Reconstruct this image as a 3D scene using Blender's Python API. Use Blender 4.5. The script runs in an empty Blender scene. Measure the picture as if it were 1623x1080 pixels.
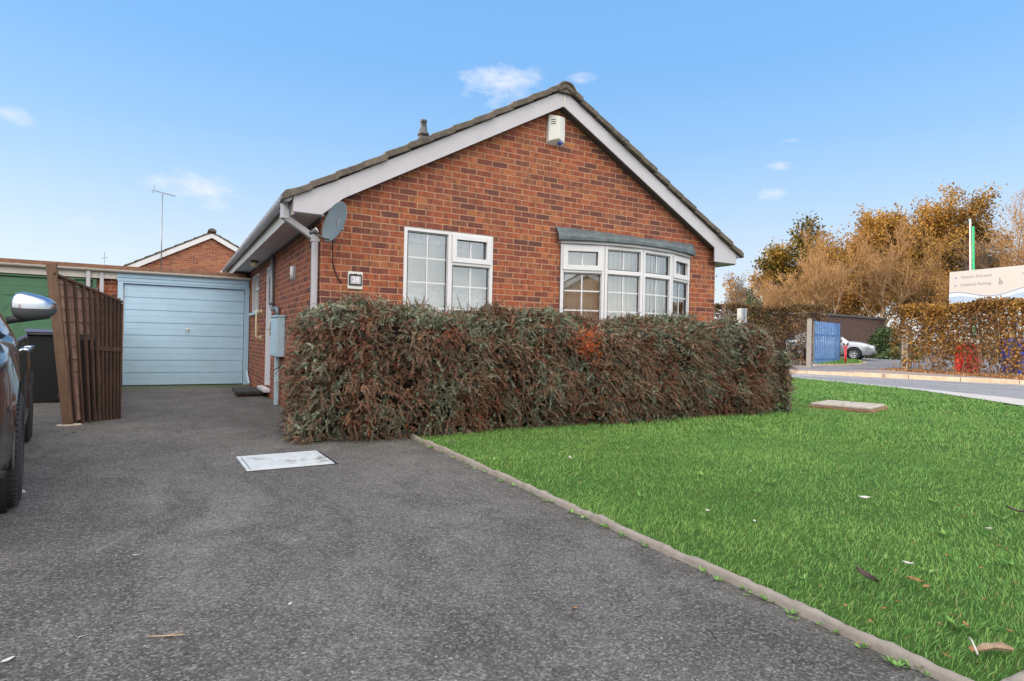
import bpy, math, random
import numpy as np
from mathutils import Vector, Matrix, Euler, noise as mnoise
R = math.radians
SC = bpy.context.scene
COL = SC.collection
random.seed(4)
RNG = np.random.default_rng(11)

# ------------------------------------------------------------------ helpers
def tag(o, label=None, cat=None, group=None, kind=None):
    if label: o['label'] = label
    if cat: o['category'] = cat
    if group: o['group'] = group
    if kind: o['kind'] = kind
    return o

def link(o, parent=None):
    COL.objects.link(o)
    if parent is not None:
        o.parent = parent
    return o

def empty(name, loc=(0, 0, 0), rz=0.0, parent=None):
    o = bpy.data.objects.new(name, None)
    o.empty_display_size = 0.2
    o.location = loc
    o.rotation_euler = (0, 0, rz)
    return link(o, parent)

def copy_tree(o, parent=None):
    c = o.copy()
    COL.objects.link(c)
    if parent is not None:
        c.parent = parent
    for ch in list(o.children):
        copy_tree(ch, c)
    return c

class MB:
    """collects geometry for one mesh object"""
    def __init__(s):
        s.v = []; s.f = []; s.sm = []
    def add(s, vs, fs, smooth=False):
        b = len(s.v)
        s.v += [tuple(v) for v in vs]
        s.f += [tuple(i + b for i in f) for f in fs]
        s.sm += [smooth] * len(fs)
        return s
    def box(s, x0, x1, y0, y1, z0, z1, M=None):
        vs = [(x, y, z) for z in (z0, z1) for y in (y0, y1) for x in (x0, x1)]
        if M is not None: vs = [tuple(M @ Vector(v)) for v in vs]
        return s.add(vs, [(0, 2, 3, 1), (4, 5, 7, 6), (0, 1, 5, 4), (2, 6, 7, 3), (0, 4, 6, 2), (1, 3, 7, 5)])
    def beam(s, a, b, w, h, up=(0, 0, 1)):
        a = Vector(a); b = Vector(b); d = (b - a).normalized()
        u = Vector(up)
        sx = d.cross(u)
        if sx.length < 1e-4: sx = d.cross(Vector((1, 0, 0)))
        sx.normalize(); uz = sx.cross(d).normalized()
        vs = []
        for p in (a, b):
            for i, j in ((-1, -1), (1, -1), (1, 1), (-1, 1)):
                vs.append(tuple(p + sx * (i * w / 2) + uz * (j * h / 2)))
        return s.add(vs, [(0, 1, 2, 3), (7, 6, 5, 4), (0, 4, 5, 1), (1, 5, 6, 2), (2, 6, 7, 3), (3, 7, 4, 0)])
    def prism(s, pts, axis, a, b):
        """pts 2D polygon; axis 'x','y','z' extruded from a to b"""
        n = len(pts)
        def P(p, t):
            if axis == 'y': return (p[0], t, p[1])
            if axis == 'x': return (t, p[0], p[1])
            return (p[0], p[1], t)
        vs = [P(p, a) for p in pts] + [P(p, b) for p in pts]
        fs = [tuple(range(n)), tuple(range(2 * n - 1, n - 1, -1))]
        fs += [(i, i + n, (i + 1) % n + n, (i + 1) % n) for i in range(n)]
        return s.add(vs, fs)
    def tube(s, pts, r, n=8, r2=None, cap=True, smooth=True):
        pts = [Vector(p) for p in pts]
        m = len(pts); vs = []; fs = []
        ref = None
        for i, p in enumerate(pts):
            d = (pts[min(i + 1, m - 1)] - pts[max(i - 1, 0)]).normalized()
            if ref is None:
                ref = d.cross(Vector((0, 0, 1)))
                if ref.length < 1e-3: ref = Vector((1, 0, 0))
            a = (ref - d * ref.dot(d)).normalized(); ref = a; b = d.cross(a)
            if r2 is None: rr = r[i] if isinstance(r, (list, tuple)) else r
            else: rr = r + (r2 - r) * i / (m - 1)
            for k in range(n):
                t = 2 * math.pi * k / n
                vs.append(tuple(p + a * (rr * math.cos(t)) + b * (rr * math.sin(t))))
        for i in range(m - 1):
            for k in range(n):
                fs.append((i * n + k, i * n + (k + 1) % n, (i + 1) * n + (k + 1) % n, (i + 1) * n + k))
        s.add(vs, fs, smooth)
        if cap:
            b0 = len(s.v) - len(vs)
            s.f += [tuple(b0 + k for k in range(n - 1, -1, -1)), tuple(b0 + (m - 1) * n + k for k in range(n))]
            s.sm += [False, False]
        return s
    def lathe(s, prof, M=None, n=24, smooth=True):
        """prof: list of (r,z) revolved about z"""
        vs = []; fs = []
        for r_, z in prof:
            for k in range(n):
                t = 2 * math.pi * k / n
                v = Vector((r_ * math.cos(t), r_ * math.sin(t), z))
                if M is not None: v = M @ v
                vs.append(tuple(v))
        for i in range(len(prof) - 1):
            for k in range(n):
                fs.append((i * n + k, i * n + (k + 1) % n, (i + 1) * n + (k + 1) % n, (i + 1) * n + k))
        return s.add(vs, fs, smooth)
    def build(s, name, mat, parent=None, bevel=0, loc=None):
        me = bpy.data.meshes.new(name)
        me.from_pydata(s.v, [], s.f)
        me.polygons.foreach_set('use_smooth', s.sm)
        me.update()
        if mat: me.materials.append(mat)
        o = bpy.data.objects.new(name, me)
        link(o, parent)
        if loc: o.location = loc
        if bevel:
            m = o.modifiers.new('Bevel', 'BEVEL'); m.width = bevel; m.segments = 2; m.limit_method = 'ANGLE'; m.angle_limit = R(40)
        return o

def mesh_np(name, V, F, mat, parent=None, smooth=False):
    """V (n,3) F (m,k) arrays"""
    me = bpy.data.meshes.new(name)
    V = np.ascontiguousarray(V, dtype=np.float32); F = np.ascontiguousarray(F, dtype=np.int32)
    k = F.shape[1]
    me.vertices.add(len(V)); me.vertices.foreach_set('co', V.ravel())
    me.loops.add(F.size); me.loops.foreach_set('vertex_index', F.ravel())
    me.polygons.add(len(F)); me.polygons.foreach_set('loop_start', np.arange(0, F.size, k, dtype=np.int32))
    me.polygons.foreach_set('loop_total', np.full(len(F), k, dtype=np.int32))
    me.polygons.foreach_set('use_smooth', np.full(len(F), smooth))
    me.update(calc_edges=True)
    if mat: me.materials.append(mat)
    o = bpy.data.objects.new(name, me)
    return link(o, parent)

def norm(a):
    return a / np.maximum(np.linalg.norm(a, axis=-1, keepdims=True), 1e-9)

def leaf_quads(c, d, side, ln, wd):
    """diamond leaf: c base (n,3), d direction, side, length, width"""
    n = len(c); V = np.empty((n, 4, 3))
    ln = np.broadcast_to(np.asarray(ln, float), (n,))[:, None]; wd = np.broadcast_to(np.asarray(wd, float), (n,))[:, None]
    V[:, 0] = c; V[:, 1] = c + d * ln * .45 + side * wd * .5
    V[:, 2] = c + d * ln; V[:, 3] = c + d * ln * .45 - side * wd * .5
    F = np.arange(n * 4).reshape(n, 4)
    return V.reshape(-1, 3), F

def rand_leaves(name, c, size, mat, parent=None, rng=RNG, bias=None, asp=.7):
    n = len(c)
    d = norm(rng.normal(size=(n, 3)) + (0 if bias is None else bias))
    s_ = norm(np.cross(d, rng.normal(size=(n, 3))))
    ln = size * rng.uniform(.6, 1.4, n)
    V, F = leaf_quads(c, d, s_, ln, ln * asp)
    return mesh_np(name, V, F, mat, parent)

# ------------------------------------------------------------------ node materials
class NT:
    def __init__(s, name):
        s.m = bpy.data.materials.new(name); s.m.use_nodes = True
        s.t = s.m.node_tree; s.t.nodes.clear()
        s.out = s.n('ShaderNodeOutputMaterial')
        s.b = s.n('ShaderNodeBsdfPrincipled')
        s.l(s.b.outputs[0], s.out.inputs[0])
    def n(s, typ, **k):
        nd = s.t.nodes.new(typ)
        for a, b in k.items(): setattr(nd, a, b)
        return nd
    def l(s, a, b): s.t.links.new(a, b)
    def coord(s, out='Object'):
        return s.n('ShaderNodeTexCoord').outputs[out]
    def map(s, v, scale=(1, 1, 1), rot=(0, 0, 0)):
        m = s.n('ShaderNodeMapping'); s.l(v, m.inputs[0]); m.inputs['Scale'].default_value = scale
        m.inputs['Rotation'].default_value = rot
        return m.outputs[0]
    def noise(s, v, scale, detail=4, rough=.6, dist=0):
        m = s.n('ShaderNodeTexNoise'); s.l(v, m.inputs['Vector'])
        m.inputs['Scale'].default_value = scale; m.inputs['Detail'].default_value = detail
        m.inputs['Roughness'].default_value = rough; m.inputs['Distortion'].default_value = dist
        return m.outputs['Fac']
    def vor(s, v, scale, feature='F1', out='Distance'):
        m = s.n('ShaderNodeTexVoronoi', feature=feature); s.l(v, m.inputs['Vector']); m.inputs['Scale'].default_value = scale
        return m.outputs[out]
    def ramp(s, f, stops, interp='LINEAR'):
        m = s.n('ShaderNodeValToRGB'); s.l(f, m.inputs[0]); cr = m.color_ramp; cr.interpolation = interp
        while len(cr.elements) < len(stops): cr.elements.new(.5)
        for e, (p, c) in zip(cr.elements, stops):
            e.position = p; e.color = (c if len(c) == 4 else (*c, 1)) if hasattr(c, '__len__') else (c, c, c, 1)
        return m.outputs[0]
    def mix(s, f, a, b, typ='MIX'):
        m = s.n('ShaderNodeMix', data_type='RGBA', blend_type=typ)
        for val, i in ((f, 0), (a, 6), (b, 7)):
            if hasattr(val, 'is_linked') or hasattr(val, 'links'): s.l(val, m.inputs[i])
            elif i == 0: m.inputs[0].default_value = val
            else: m.inputs[i].default_value = (*val, 1)
        return m.outputs[2]
    def math(s, op, a, b=0.0, clamp=False):
        m = s.n('ShaderNodeMath', operation=op); m.use_clamp = clamp
        for i, val in enumerate((a, b)):
            if hasattr(val, 'links'): s.l(val, m.inputs[i])
            else: m.inputs[i].default_value = val
        return m.outputs[0]
    def bump(s, h, strength=.3, dist=.01, prev=None):
        m = s.n('ShaderNodeBump'); s.l(h, m.inputs['Height']); m.inputs['Strength'].default_value = strength
        m.inputs['Distance'].default_value = dist
        if prev is not None: s.l(prev, m.inputs['Normal'])
        s.l(m.outputs[0], s.b.inputs['Normal']); return m.outputs[0]
    def col(s, c):
        if hasattr(c, 'links'): s.l(c, s.b.inputs['Base Color'])
        else: s.b.inputs['Base Color'].default_value = (*c, 1)
    def set(s, **k):
        for a, v in k.items():
            i = s.b.inputs[a.replace('_', ' ')]
            if hasattr(v, 'links'): s.l(v, i)
            else: i.default_value = v
        return s

def simple(name, c, rough=.6, var=.12, scale=6, metallic=0.0, bump=0.0, bscale=60, dirt=None, coat=0.0, dscale=2.2, damt=.5):
    t = NT(name); v = t.coord()
    f = t.noise(v, scale, 5, .65)
    lo = tuple(x * (1 - var) for x in c); hi = tuple(min(1, x * (1 + var)) for x in c)
    cc = t.ramp(f, [(.3, lo), (.7, hi)])
    if dirt:
        g = t.noise(v, dscale, 8, .75)
        cc = t.mix(t.ramp(g, [(.5, 0.0), (.75, damt)]), cc, dirt)
    t.col(cc); t.set(Roughness=rough, Metallic=metallic)
    if coat: t.set(Coat_Weight=coat, Coat_Roughness=.05)
    if bump: t.bump(t.noise(v, bscale, 5, .7), bump, .01)
    return t.m

def brick_mat(name, ramp, mortar, w=.225, h=.075, blot=.6, mort=.0068):
    t = NT(name); v = t.coord()
    nz = t.n('ShaderNodeTexNoise'); t.l(v, nz.inputs['Vector']); nz.inputs['Scale'].default_value = 9; nz.inputs['Detail'].default_value = 4
    sub = t.n('ShaderNodeVectorMath', operation='SUBTRACT'); t.l(nz.outputs['Color'], sub.inputs[0]); sub.inputs[1].default_value = (.5, .5, .5)
    sc = t.n('ShaderNodeVectorMath', operation='SCALE'); t.l(sub.outputs[0], sc.inputs[0]); sc.inputs['Scale'].default_value = .014
    ad = t.n('ShaderNodeVectorMath', operation='ADD'); t.l(v, ad.inputs[0]); t.l(sc.outputs[0], ad.inputs[1])
    sep = t.n('ShaderNodeSeparateXYZ'); t.l(ad.outputs[0], sep.inputs[0])
    tcn = t.n('ShaderNodeTexCoord'); sn = t.n('ShaderNodeSeparateXYZ'); t.l(tcn.outputs['Normal'], sn.inputs[0])
    side = t.math('GREATER_THAN', t.math('ABSOLUTE', sn.outputs[0]), .6)
    u = t.math('ADD', t.math('MULTIPLY', sep.outputs[0], t.math('SUBTRACT', 1.0, side)), t.math('MULTIPLY', t.math('ADD', sep.outputs[1], .1125), side))
    cmb = t.n('ShaderNodeCombineXYZ'); t.l(u, cmb.inputs[0]); t.l(sep.outputs[2], cmb.inputs[1])
    br = t.n('ShaderNodeTexBrick'); t.l(cmb.outputs[0], br.inputs['Vector'])
    br.offset = .5; br.inputs['Scale'].default_value = 1
    br.inputs['Brick Width'].default_value = w; br.inputs['Row Height'].default_value = h
    br.inputs['Mortar Size'].default_value = mort; br.inputs['Mortar Smooth'].default_value = .35
    br.inputs['Color1'].default_value = (0, 0, 0, 1); br.inputs['Color2'].default_value = (1, 1, 1, 1); br.inputs['Mortar'].default_value = (.5, .5, .5, 1)
    c = t.ramp(br.outputs['Color'], ramp)
    # firing marks: narrow darker bands and blotches inside the bricks
    m2 = t.map(cmb.outputs[0], (11, 4, 1))
    f2 = t.noise(m2, 1.6, 3, .6)
    c = t.mix(t.ramp(f2, [(.47, 0.0), (.60, blot)]), c, (.10, .03, .025))
    c = t.mix(t.ramp(f2, [(.3, .55), (.42, 0.0)]), c, (.42, .13, .045))
    f3 = t.noise(v, 70, 4, .7)
    c = t.mix(t.ramp(f3, [(.35, .35), (.6, 0.0)]), c, (.11, .035, .025))
    big = t.noise(v, .9, 3, .6)
    c = t.mix(t.ramp(big, [(.4, 0.0), (.7, .22)]), c, (.16, .06, .045))
    spl = t.noise(v, 14, 2, .5)
    mc = t.ramp(t.noise(v, 3.5, 5, .7), [(.3, tuple(x * .62 for x in mortar)), (.6, mortar)])
    c = t.mix(t.ramp(spl, [(.74, 0.0), (.78, .6)]), c, mortar)
    c = t.mix(br.outputs['Fac'], c, mc)
    t.col(c); t.set(Roughness=.88)
    inv = t.math('SUBTRACT', 1.0, br.outputs['Fac'])
    hgt = t.math('ADD', inv, t.math('MULTIPLY', f3, .35))
    t.bump(hgt, .6, .012)
    return t.m

MT = {}
BR = [(0.0, (.085, .034, .028)), (.18, (.15, .045, .03)), (.36, (.26, .068, .030)), (.54, (.34, .10, .036)), (.7, (.22, .062, .036)), (.85, (.37, .14, .05)), (1.0, (.14, .058, .042))]
MT['brick'] = brick_mat('red_brick', [(p_, (c_[0] * 1.14, c_[1] * 1.04, c_[2] * .98)) for p_, c_ in BR], (.44, .255, .15))
MT['brick_far'] = brick_mat('far_red_brick', [(0, (.20, .06, .04)), (.5, (.36, .11, .055)), (1, (.42, .17, .08))], (.45, .3, .2), blot=.2)
MT['brick_opp'] = brick_mat('orange_brick', [(0, (.42, .15, .07)), (.5, (.55, .22, .10)), (1, (.6, .28, .13))], (.5, .33, .22), blot=.15)
MT['brick_dark'] = brick_mat('dark_brown_brick', [(0, (.035, .025, .022)), (.5, (.065, .045, .038)), (1, (.09, .06, .05))], (.09, .07, .06), blot=.2)
MT['white'] = simple('white_upvc', (.44, .43, .465), .35, .04, 3, dirt=(.36, .36, .36), damt=.3, dscale=1.3, bump=.02)
MT['white_clean'] = simple('white_frame_plastic', (.62, .62, .64), .3, .03, 3)
MT['cream'] = simple('cream_gutter_plastic', (.55, .53, .48), .45, .08, 4, dirt=(.35, .32, .24), damt=.6, dscale=5)
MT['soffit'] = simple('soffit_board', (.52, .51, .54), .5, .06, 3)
MT['blue_paint'] = simple('pale_blue_garage_paint', (.40, .58, .73), .42, .05, 2.5, dirt=(.30, .44, .50), damt=.35, dscale=1.8, bump=.03)
MT['blue_frame'] = simple('pale_blue_wood_paint', (.38, .56, .71), .5, .06, 6, dirt=(.28, .36, .4), damt=.5, dscale=5)
MT['meter_blue'] = simple('pale_blue_meter_plastic', (.42, .58, .68), .45, .05, 3)
MT['green_paint'] = simple('green_garage_paint', (.055, .16, .08), .45, .1, 3, dirt=(.05, .13, .08), damt=.4)
MT['felt'] = simple('roof_felt', (.045, .04, .038), .9, .2, 8, bump=.3)
MT['felt_edge'] = simple('rusty_roof_edge', (.20, .10, .06), .8, .3, 12)
MT['grey_metal'] = simple('grey_metal', (.2, .22, .24), .4, .1, 5, metallic=.4)
MT['black_plastic'] = simple('black_plastic', (.02, .02, .022), .5, .2, 6, bump=.05)
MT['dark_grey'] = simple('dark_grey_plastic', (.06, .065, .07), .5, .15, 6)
MT['lead'] = simple('lead_sheet', (.085, .11, .12), .6, .45, 9, dirt=(.025, .03, .035), damt=.95, dscale=5, bump=.4, bscale=18)
MT['dish'] = simple('dish_grey', (.11, .15, .18), .5, .08, 5, dirt=(.12, .14, .16), damt=.3)
MT['alarm'] = simple('alarm_plastic', (.62, .62, .58), .4, .05, 5, dirt=(.4, .38, .33), damt=.4, dscale=8)
MT['blue_lens'] = simple('blue_lens', (.02, .06, .4), .15, .1, 5)
MT['curtain'] = simple('cream_blind', (.72, .69, .56), .9, .04, 3)
MT['net'] = simple('net_curtain', (.74, .75, .74), .95, .25, 22)
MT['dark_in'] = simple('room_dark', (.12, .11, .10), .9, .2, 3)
MT['yellowed'] = simple('yellowed_plastic', (.66, .58, .38), .4, .08, 6)
MT['bronze'] = simple('brass', (.5, .36, .14), .35, .1, 6, metallic=.8)
MT['chrome'] = simple('chrome', (.52, .54, .58), .2, .03, 3, metallic=1.0)
MT['rubber'] = simple('tyre_rubber', (.022, .022, .024), .8, .2, 20, bump=.15, dirt=(.06, .055, .05), damt=.5, dscale=9)
MT['alloy'] = simple('alloy', (.5, .51, .53), .3, .05, 5, metallic=.9)
MT['car_dark'] = simple('dark_car_paint', (.035, .037, .042), .25, .05, 3, metallic=.6, coat=1.0)
MT['car_silver'] = simple('silver_car_paint', (.36, .38, .42), .3, .03, 3, metallic=.55, coat=1.0)
MT['carglass'] = simple('car_glass', (.03, .035, .04), .05, .05, 3, coat=1.0)
MT['headlight'] = simple('headlight_glass', (.7, .72, .75), .08, .05, 3, coat=1.0)
MT['plate_white'] = simple('number_plate_white', (.8, .8, .8), .4, .03, 3)
MT['ink'] = simple('black_ink', (.02, .02, .02), .5, .05, 3)
MT['green_bin'] = simple('dark_green_bin', (.006, .009, .008), .5, .2, 6, bump=.05)
MT['blue_lid'] = simple('slate_blue_lid', (.035, .05, .12), .35, .15, 5)
MT['kerb'] = simple('kerb_concrete', (.27, .235, .20), .9, .25, 14, bump=.5, bscale=60, dirt=(.14, .11, .08), damt=.8, dscale=7)
MT['kerb_far'] = simple('far_kerb_concrete', (.46, .36, .28), .9, .2, 5, bump=.3, dirt=(.25, .17, .12), damt=.7, dscale=3)
MT['slab'] = simple('concrete_slab', (.42, .37, .31), .9, .18, 9, bump=.5, bscale=40, dirt=(.2, .15, .1), damt=.7, dscale=5)
MT['frame_rust'] = simple('brown_slab_frame', (.22, .12, .07), .9, .3, 10, bump=.4)
MT['post_conc'] = simple('concrete_post', (.22, .215, .21), .9, .15, 8, bump=.4, dirt=(.2, .19, .17), damt=.5)
MT['gate_blue'] = simple('weathered_blue_paint', (.06, .17, .42), .6, .25, 9, dirt=(.34, .48, .66), damt=.6, dscale=5)
MT['red_paint'] = simple('red_paint', (.55, .03, .05), .45, .15, 5)
MT['red_plastic'] = simple('red_plastic', (.50, .03, .025), .45, .15, 5, dirt=(.25, .03, .03), damt=.5)
MT['blue_plastic'] = simple('blue_plastic', (.03, .05, .42), .45, .15, 5)
MT['green_strip'] = simple('bright_green_strip', (.02, .50, .22), .4, .15, 8)
MT['pole_white'] = simple('white_pole', (.70, .68, .62), .45, .08, 5)
MT['bark'] = simple('bark_brown', (.16, .11, .075), .9, .3, 12, bump=.6, bscale=30)
MT['bark_pale'] = simple('pale_bark', (.34, .25, .17), .9, .25, 9, bump=.4, bscale=30)
MT['grey_bark'] = simple('grey_twig_bark', (.15, .12, .10), .9, .25, 9)
MT['stem'] = simple('reddish_stem', (.09, .045, .03), .9, .3, 9)
MT['sign_face'] = simple('sign_board_grey', (.29, .30, .335), .5, .03, 1.5)
MT['sign_txt'] = simple('sign_lettering_grey', (.10, .10, .12), .5, .05, 2)
MT['sign_b1'] = simple('sign_wave_blue', (.17, .27, .45), .5, .05, 2)
MT['sign_b2'] = simple('sign_wave_pale', (.33, .42, .52), .5, .05, 2)
MT['sign_b3'] = simple('sign_wave_slate', (.10, .16, .30), .5, .05, 2)

# wood of the fence
def wood(name, c, dk):
    t = NT(name); v = t.coord(); m = t.map(v, (9, 9, 1.2))
    f = t.noise(m, 2.5, 6, .7, .6)
    cc = t.ramp(f, [(.3, dk), (.65, c)])
    g = t.noise(v, 2.3, 5, .6)
    cc = t.mix(t.ramp(g, [(.45, 0.0), (.7, .6)]), cc, tuple(x * .35 for x in c))
    t.col(cc); t.set(Roughness=.85); t.bump(f, .4, .006)
    return t.m
MT['wood'] = wood('fence_brown_wood', (.085, .045, .03), (.028, .016, .012))
MT['wood_post'] = wood('weathered_orange_wood', (.16, .092, .058), (.085, .048, .032))
MT['wood_board'] = wood('greyed_board_wood', (.26, .165, .13), (.09, .05, .038))

# roof tiles
t = NT('concrete_roof_tile'); v = t.coord()
f = t.noise(v, 5, 8, .75); g = t.noise(v, 22, 5, .7)
c = t.ramp(f, [(.3, (.05, .045, .042)), (.55, (.12, .098, .078)), (.75, (.19, .16, .125))])
c = t.mix(t.ramp(g, [(.55, 0.0), (.7, .5)]), c, (.30, .27, .20))
c = t.mix(t.ramp(t.noise(v, 3, 5, .7), [(.58, 0.0), (.68, .6)]), c, (.05, .05, .045))
t.col(c); t.set(Roughness=.92); t.bump(g, .6, .01); MT['tile'] = t.m

# glass pane: reflects by fresnel and lets the room show
t = NT('window_glass'); t.t.nodes.remove(t.b)
gl = t.n('ShaderNodeBsdfGlossy'); gl.inputs['Roughness'].default_value = .01; gl.inputs['Color'].default_value = (.95, .98, 1, 1)
tr = t.n('ShaderNodeBsdfTransparent'); tr.inputs['Color'].default_value = (.93, .95, .94, 1)
lw = t.n('ShaderNodeFresnel'); lw.inputs['IOR'].default_value = 1.75
mx = t.n('ShaderNodeMixShader'); t.l(t.math('ADD', lw.outputs[0], .20, True), mx.inputs[0]); t.l(tr.outputs[0], mx.inputs[1]); t.l(gl.outputs[0], mx.inputs[2])
t.l(mx.outputs[0], t.out.inputs[0]); MT['glass'] = t.m

# asphalt
def asphalt(name, a, b, spk=.5, moss=True, fine=1.0, stone=(.42, .41, .42)):
    t = NT(name); v = t.coord()
    big = t.noise(v, .9, 6, .65, .6); mid = t.noise(v, 4.5, 5, .7)
    c = t.ramp(t.math('ADD', t.math('MULTIPLY', big, .65), t.math('MULTIPLY', mid, .35)), [(.36, a), (.62, b)])
    st_ = t.noise(t.map(v, (1, .45, 1)), 1.7, 7, .7, 1.2)
    c = t.mix(t.ramp(st_, [(.5, 0.0), (.62, .7)]), c, tuple(x * .8 for x in a))
    st2 = t.noise(v, 7, 5, .75)
    c = t.mix(t.ramp(st2, [(.58, 0.0), (.72, .5)]), c, tuple(min(1, x * 1.25) for x in b))
    vo = t.n('ShaderNodeTexVoronoi'); t.l(v, vo.inputs['Vector']); vo.inputs['Scale'].default_value = 120 * fine
    sepc = t.n('ShaderNodeSeparateColor'); t.l(vo.outputs['Color'], sepc.inputs[0])
    c = t.mix(t.ramp(sepc.outputs[0], [(.5, 0.0), (.9, spk)]), c, tuple(min(1, x * 2.5) for x in b))
    c = t.mix(t.ramp(sepc.outputs[1], [(.5, 0.0), (.95, min(1, spk * 1.5))]), c, tuple(x * .3 for x in a))
    vo2 = t.n('ShaderNodeTexVoronoi'); t.l(v, vo2.inputs['Vector']); vo2.inputs['Scale'].default_value = 75 * fine
    s2 = t.n('ShaderNodeSeparateColor'); t.l(vo2.outputs['Color'], s2.inputs[0])
    dot = t.math('MULTIPLY', t.math('GREATER_THAN', s2.outputs[0], .978), t.math('LESS_THAN', vo2.outputs['Distance'], .33))
    c = t.mix(t.math('MULTIPLY', dot, .55), c, stone)
    if moss:
        # damp moss in front of the garage door, and along the lawn edge
        sp = t.n('ShaderNodeSeparateXYZ'); t.l(v, sp.inputs[0])
        band = t.ramp(t.math('MULTIPLY', t.math('ADD', sp.outputs[1], 0.0), .125), [(.72, 0.0), (.85, 1.0)])
        mk = t.math('MULTIPLY', band, t.ramp(t.noise(v, 3, 6, .7), [(.34, 0.0), (.55, .9)]))
        c = t.mix(mk, c, (.06, .085, .02))
        nearlawn = t.ramp(sp.outputs[0], [(.45, 0.0), (.75, 1.0)])
        mk2 = t.math('MULTIPLY', nearlawn, t.ramp(t.noise(v, 5, 6, .75), [(.42, 0.0), (.62, .75)]))
        c = t.mix(mk2, c, (.05, .045, .03))
    t.col(c); t.set(Roughness=.9)
    h = t.math('ADD', vo.outputs['Distance'], t.math('MULTIPLY', t.noise(v, 260, 3, .6), .6))
    t.bump(h, .55, .006)
    return t.m
MT['drive'] = asphalt('driveway_asphalt', (.047, .044, .041), (.125, .118, .112), .40)
MT['drive_old'] = asphalt('older_asphalt', (.07, .067, .06), (.125, .118, .108), .35)
MT['road'] = asphalt('road_asphalt', (.19, .19, .205), (.25, .25, .265), .3, False, .6)
MT['cpark'] = asphalt('car_park_asphalt', (.13, .13, .15), (.18, .18, .2), .3, False, .6)
MT['pave'] = simple('pavement_tarmac', (.24, .20, .185), .92, .12, 3, bump=.3, dirt=(.30, .22, .17), damt=.6, dscale=1.2)
MT['strip'] = simple('pale_concrete_path', (.46, .43, .41), .9, .1, 2, bump=.3, dirt=(.3, .27, .25), damt=.5)
MT['line'] = simple('road_line_paint', (.62, .62, .60), .7, .1, 8, dirt=(.25, .25, .26), damt=.7, dscale=9)

t = NT('earth'); v = t.coord(); f = t.noise(v, 3, 8, .7)
t.col(t.ramp(f, [(.3, (.03, .045, .012)), (.7, (.06, .075, .022))])); t.set(Roughness=1.0); t.bump(f, .5, .03); MT['earth'] = t.m
t = NT('lawn_soil'); v = t.coord(); f = t.noise(v, 30, 8, .7)
t.col(t.ramp(f, [(.3, (.04, .08, .02)), (.7, (.075, .14, .035))])); t.set(Roughness=1.0, Specular_IOR_Level=.05); t.bump(f, .8, .02); MT['soil'] = t.m

def leafmat(name, stops, nscale=1.5, second=None, rough=.55, trans=.25, nm=.5, lo=.35, hi=.65):
    t = NT(name); g = t.n('ShaderNodeNewGeometry'); v = t.coord()
    f = t.noise(v, nscale, 4, .7)
    c = t.ramp(g.outputs['Random Per Island'], stops)
    if second:
        c2 = t.ramp(g.outputs['Random Per Island'], second)
        c = t.mix(t.ramp(f, [(lo, 0.0), (hi, 1.0)]), c, c2)
    t.col(c); t.set(Roughness=rough, Specular_IOR_Level=.15)
    if trans:
        tl = t.n('ShaderNodeBsdfTranslucent'); t.l(c, tl.inputs[0])
        mx = t.n('ShaderNodeMixShader'); mx.inputs[0].default_value = trans
        t.l(t.b.outputs[0], mx.inputs[1]); t.l(tl.outputs[0], mx.inputs[2]); t.l(mx.outputs[0], t.out.inputs[0])
    return t.m
MT['grass'] = leafmat('grass_blades', [(0, (.07, .17, .045)), (.5, (.15, .32, .085)), (.93, (.26, .47, .14)), (.96, (.30, .30, .10)), (1, (.35, .33, .13))], 1.1,
                      [(0, (.11, .23, .06)), (.5, (.23, .42, .10)), (.95, (.40, .56, .18)), (1, (.34, .32, .12))], .85, .35, lo=.35, hi=.65)
MT['coto'] = leafmat('cotoneaster_leaves', [(0, (.10, .07, .045)), (.4, (.24, .18, .12)), (.7, (.34, .28, .19)), (.85, (.26, .075, .04)), (1, (.36, .18, .10))], 1.6,
                     [(0, (.12, .035, .022)), (.35, (.27, .10, .06)), (.6, (.22, .13, .08)), (.8, (.26, .20, .13)), (.93, (.38, .06, .03)), (1, (.46, .14, .06))], .55, .12, lo=.46, hi=.64)
MT['coto_green'] = leafmat('cotoneaster_green_sprays', [(0, (.07, .10, .06)), (.5, (.20, .24, .165)), (1, (.42, .46, .34))], 3, None, .5, .12)
MT['berry_glint'] = leafmat('red_berries_leaves_and_glint', [(0, (.30, .03, .015)), (.6, (.5, .09, .025)), (1, (.7, .22, .04))], 3, None, .5, .1)
MT['core'] = simple('dark_hedge_inside_and_gap_shade', (.018, .012, .009), 1, .3, 8)
MT['gold'] = leafmat('golden_beech_leaves', [(0, (.10, .05, .015)), (.4, (.26, .13, .03)), (.8, (.42, .24, .05)), (1, (.50, .36, .08))], .35,
                     [(0, (.05, .035, .02)), (.5, (.14, .075, .03)), (1, (.24, .13, .05))], .5, .3)
MT['duskleaf'] = leafmat('mixed_hedge_leaves', [(0, (.035, .03, .018)), (.5, (.08, .07, .035)), (.85, (.16, .10, .04)), (1, (.3, .19, .05))], .8,
                         [(0, (.05, .03, .02)), (.6, (.13, .075, .035)), (1, (.22, .13, .05))], .6, .2)
MT['orange_leaf'] = leafmat('orange_tree_leaves', [(0, (.20, .10, .03)), (.5, (.48, .25, .06)), (1, (.66, .42, .11))], .25,
                            [(0, (.13, .09, .03)), (.5, (.32, .20, .055)), (1, (.46, .29, .08))], .6, .45)
MT['pine'] = leafmat('pine_needles', [(0, (.03, .04, .015)), (.5, (.09, .085, .025)), (1, (.22, .13, .035))], .3,
                     [(0, (.07, .055, .02)), (.5, (.20, .105, .025)), (1, (.32, .17, .04))], .6, .2)
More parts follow.
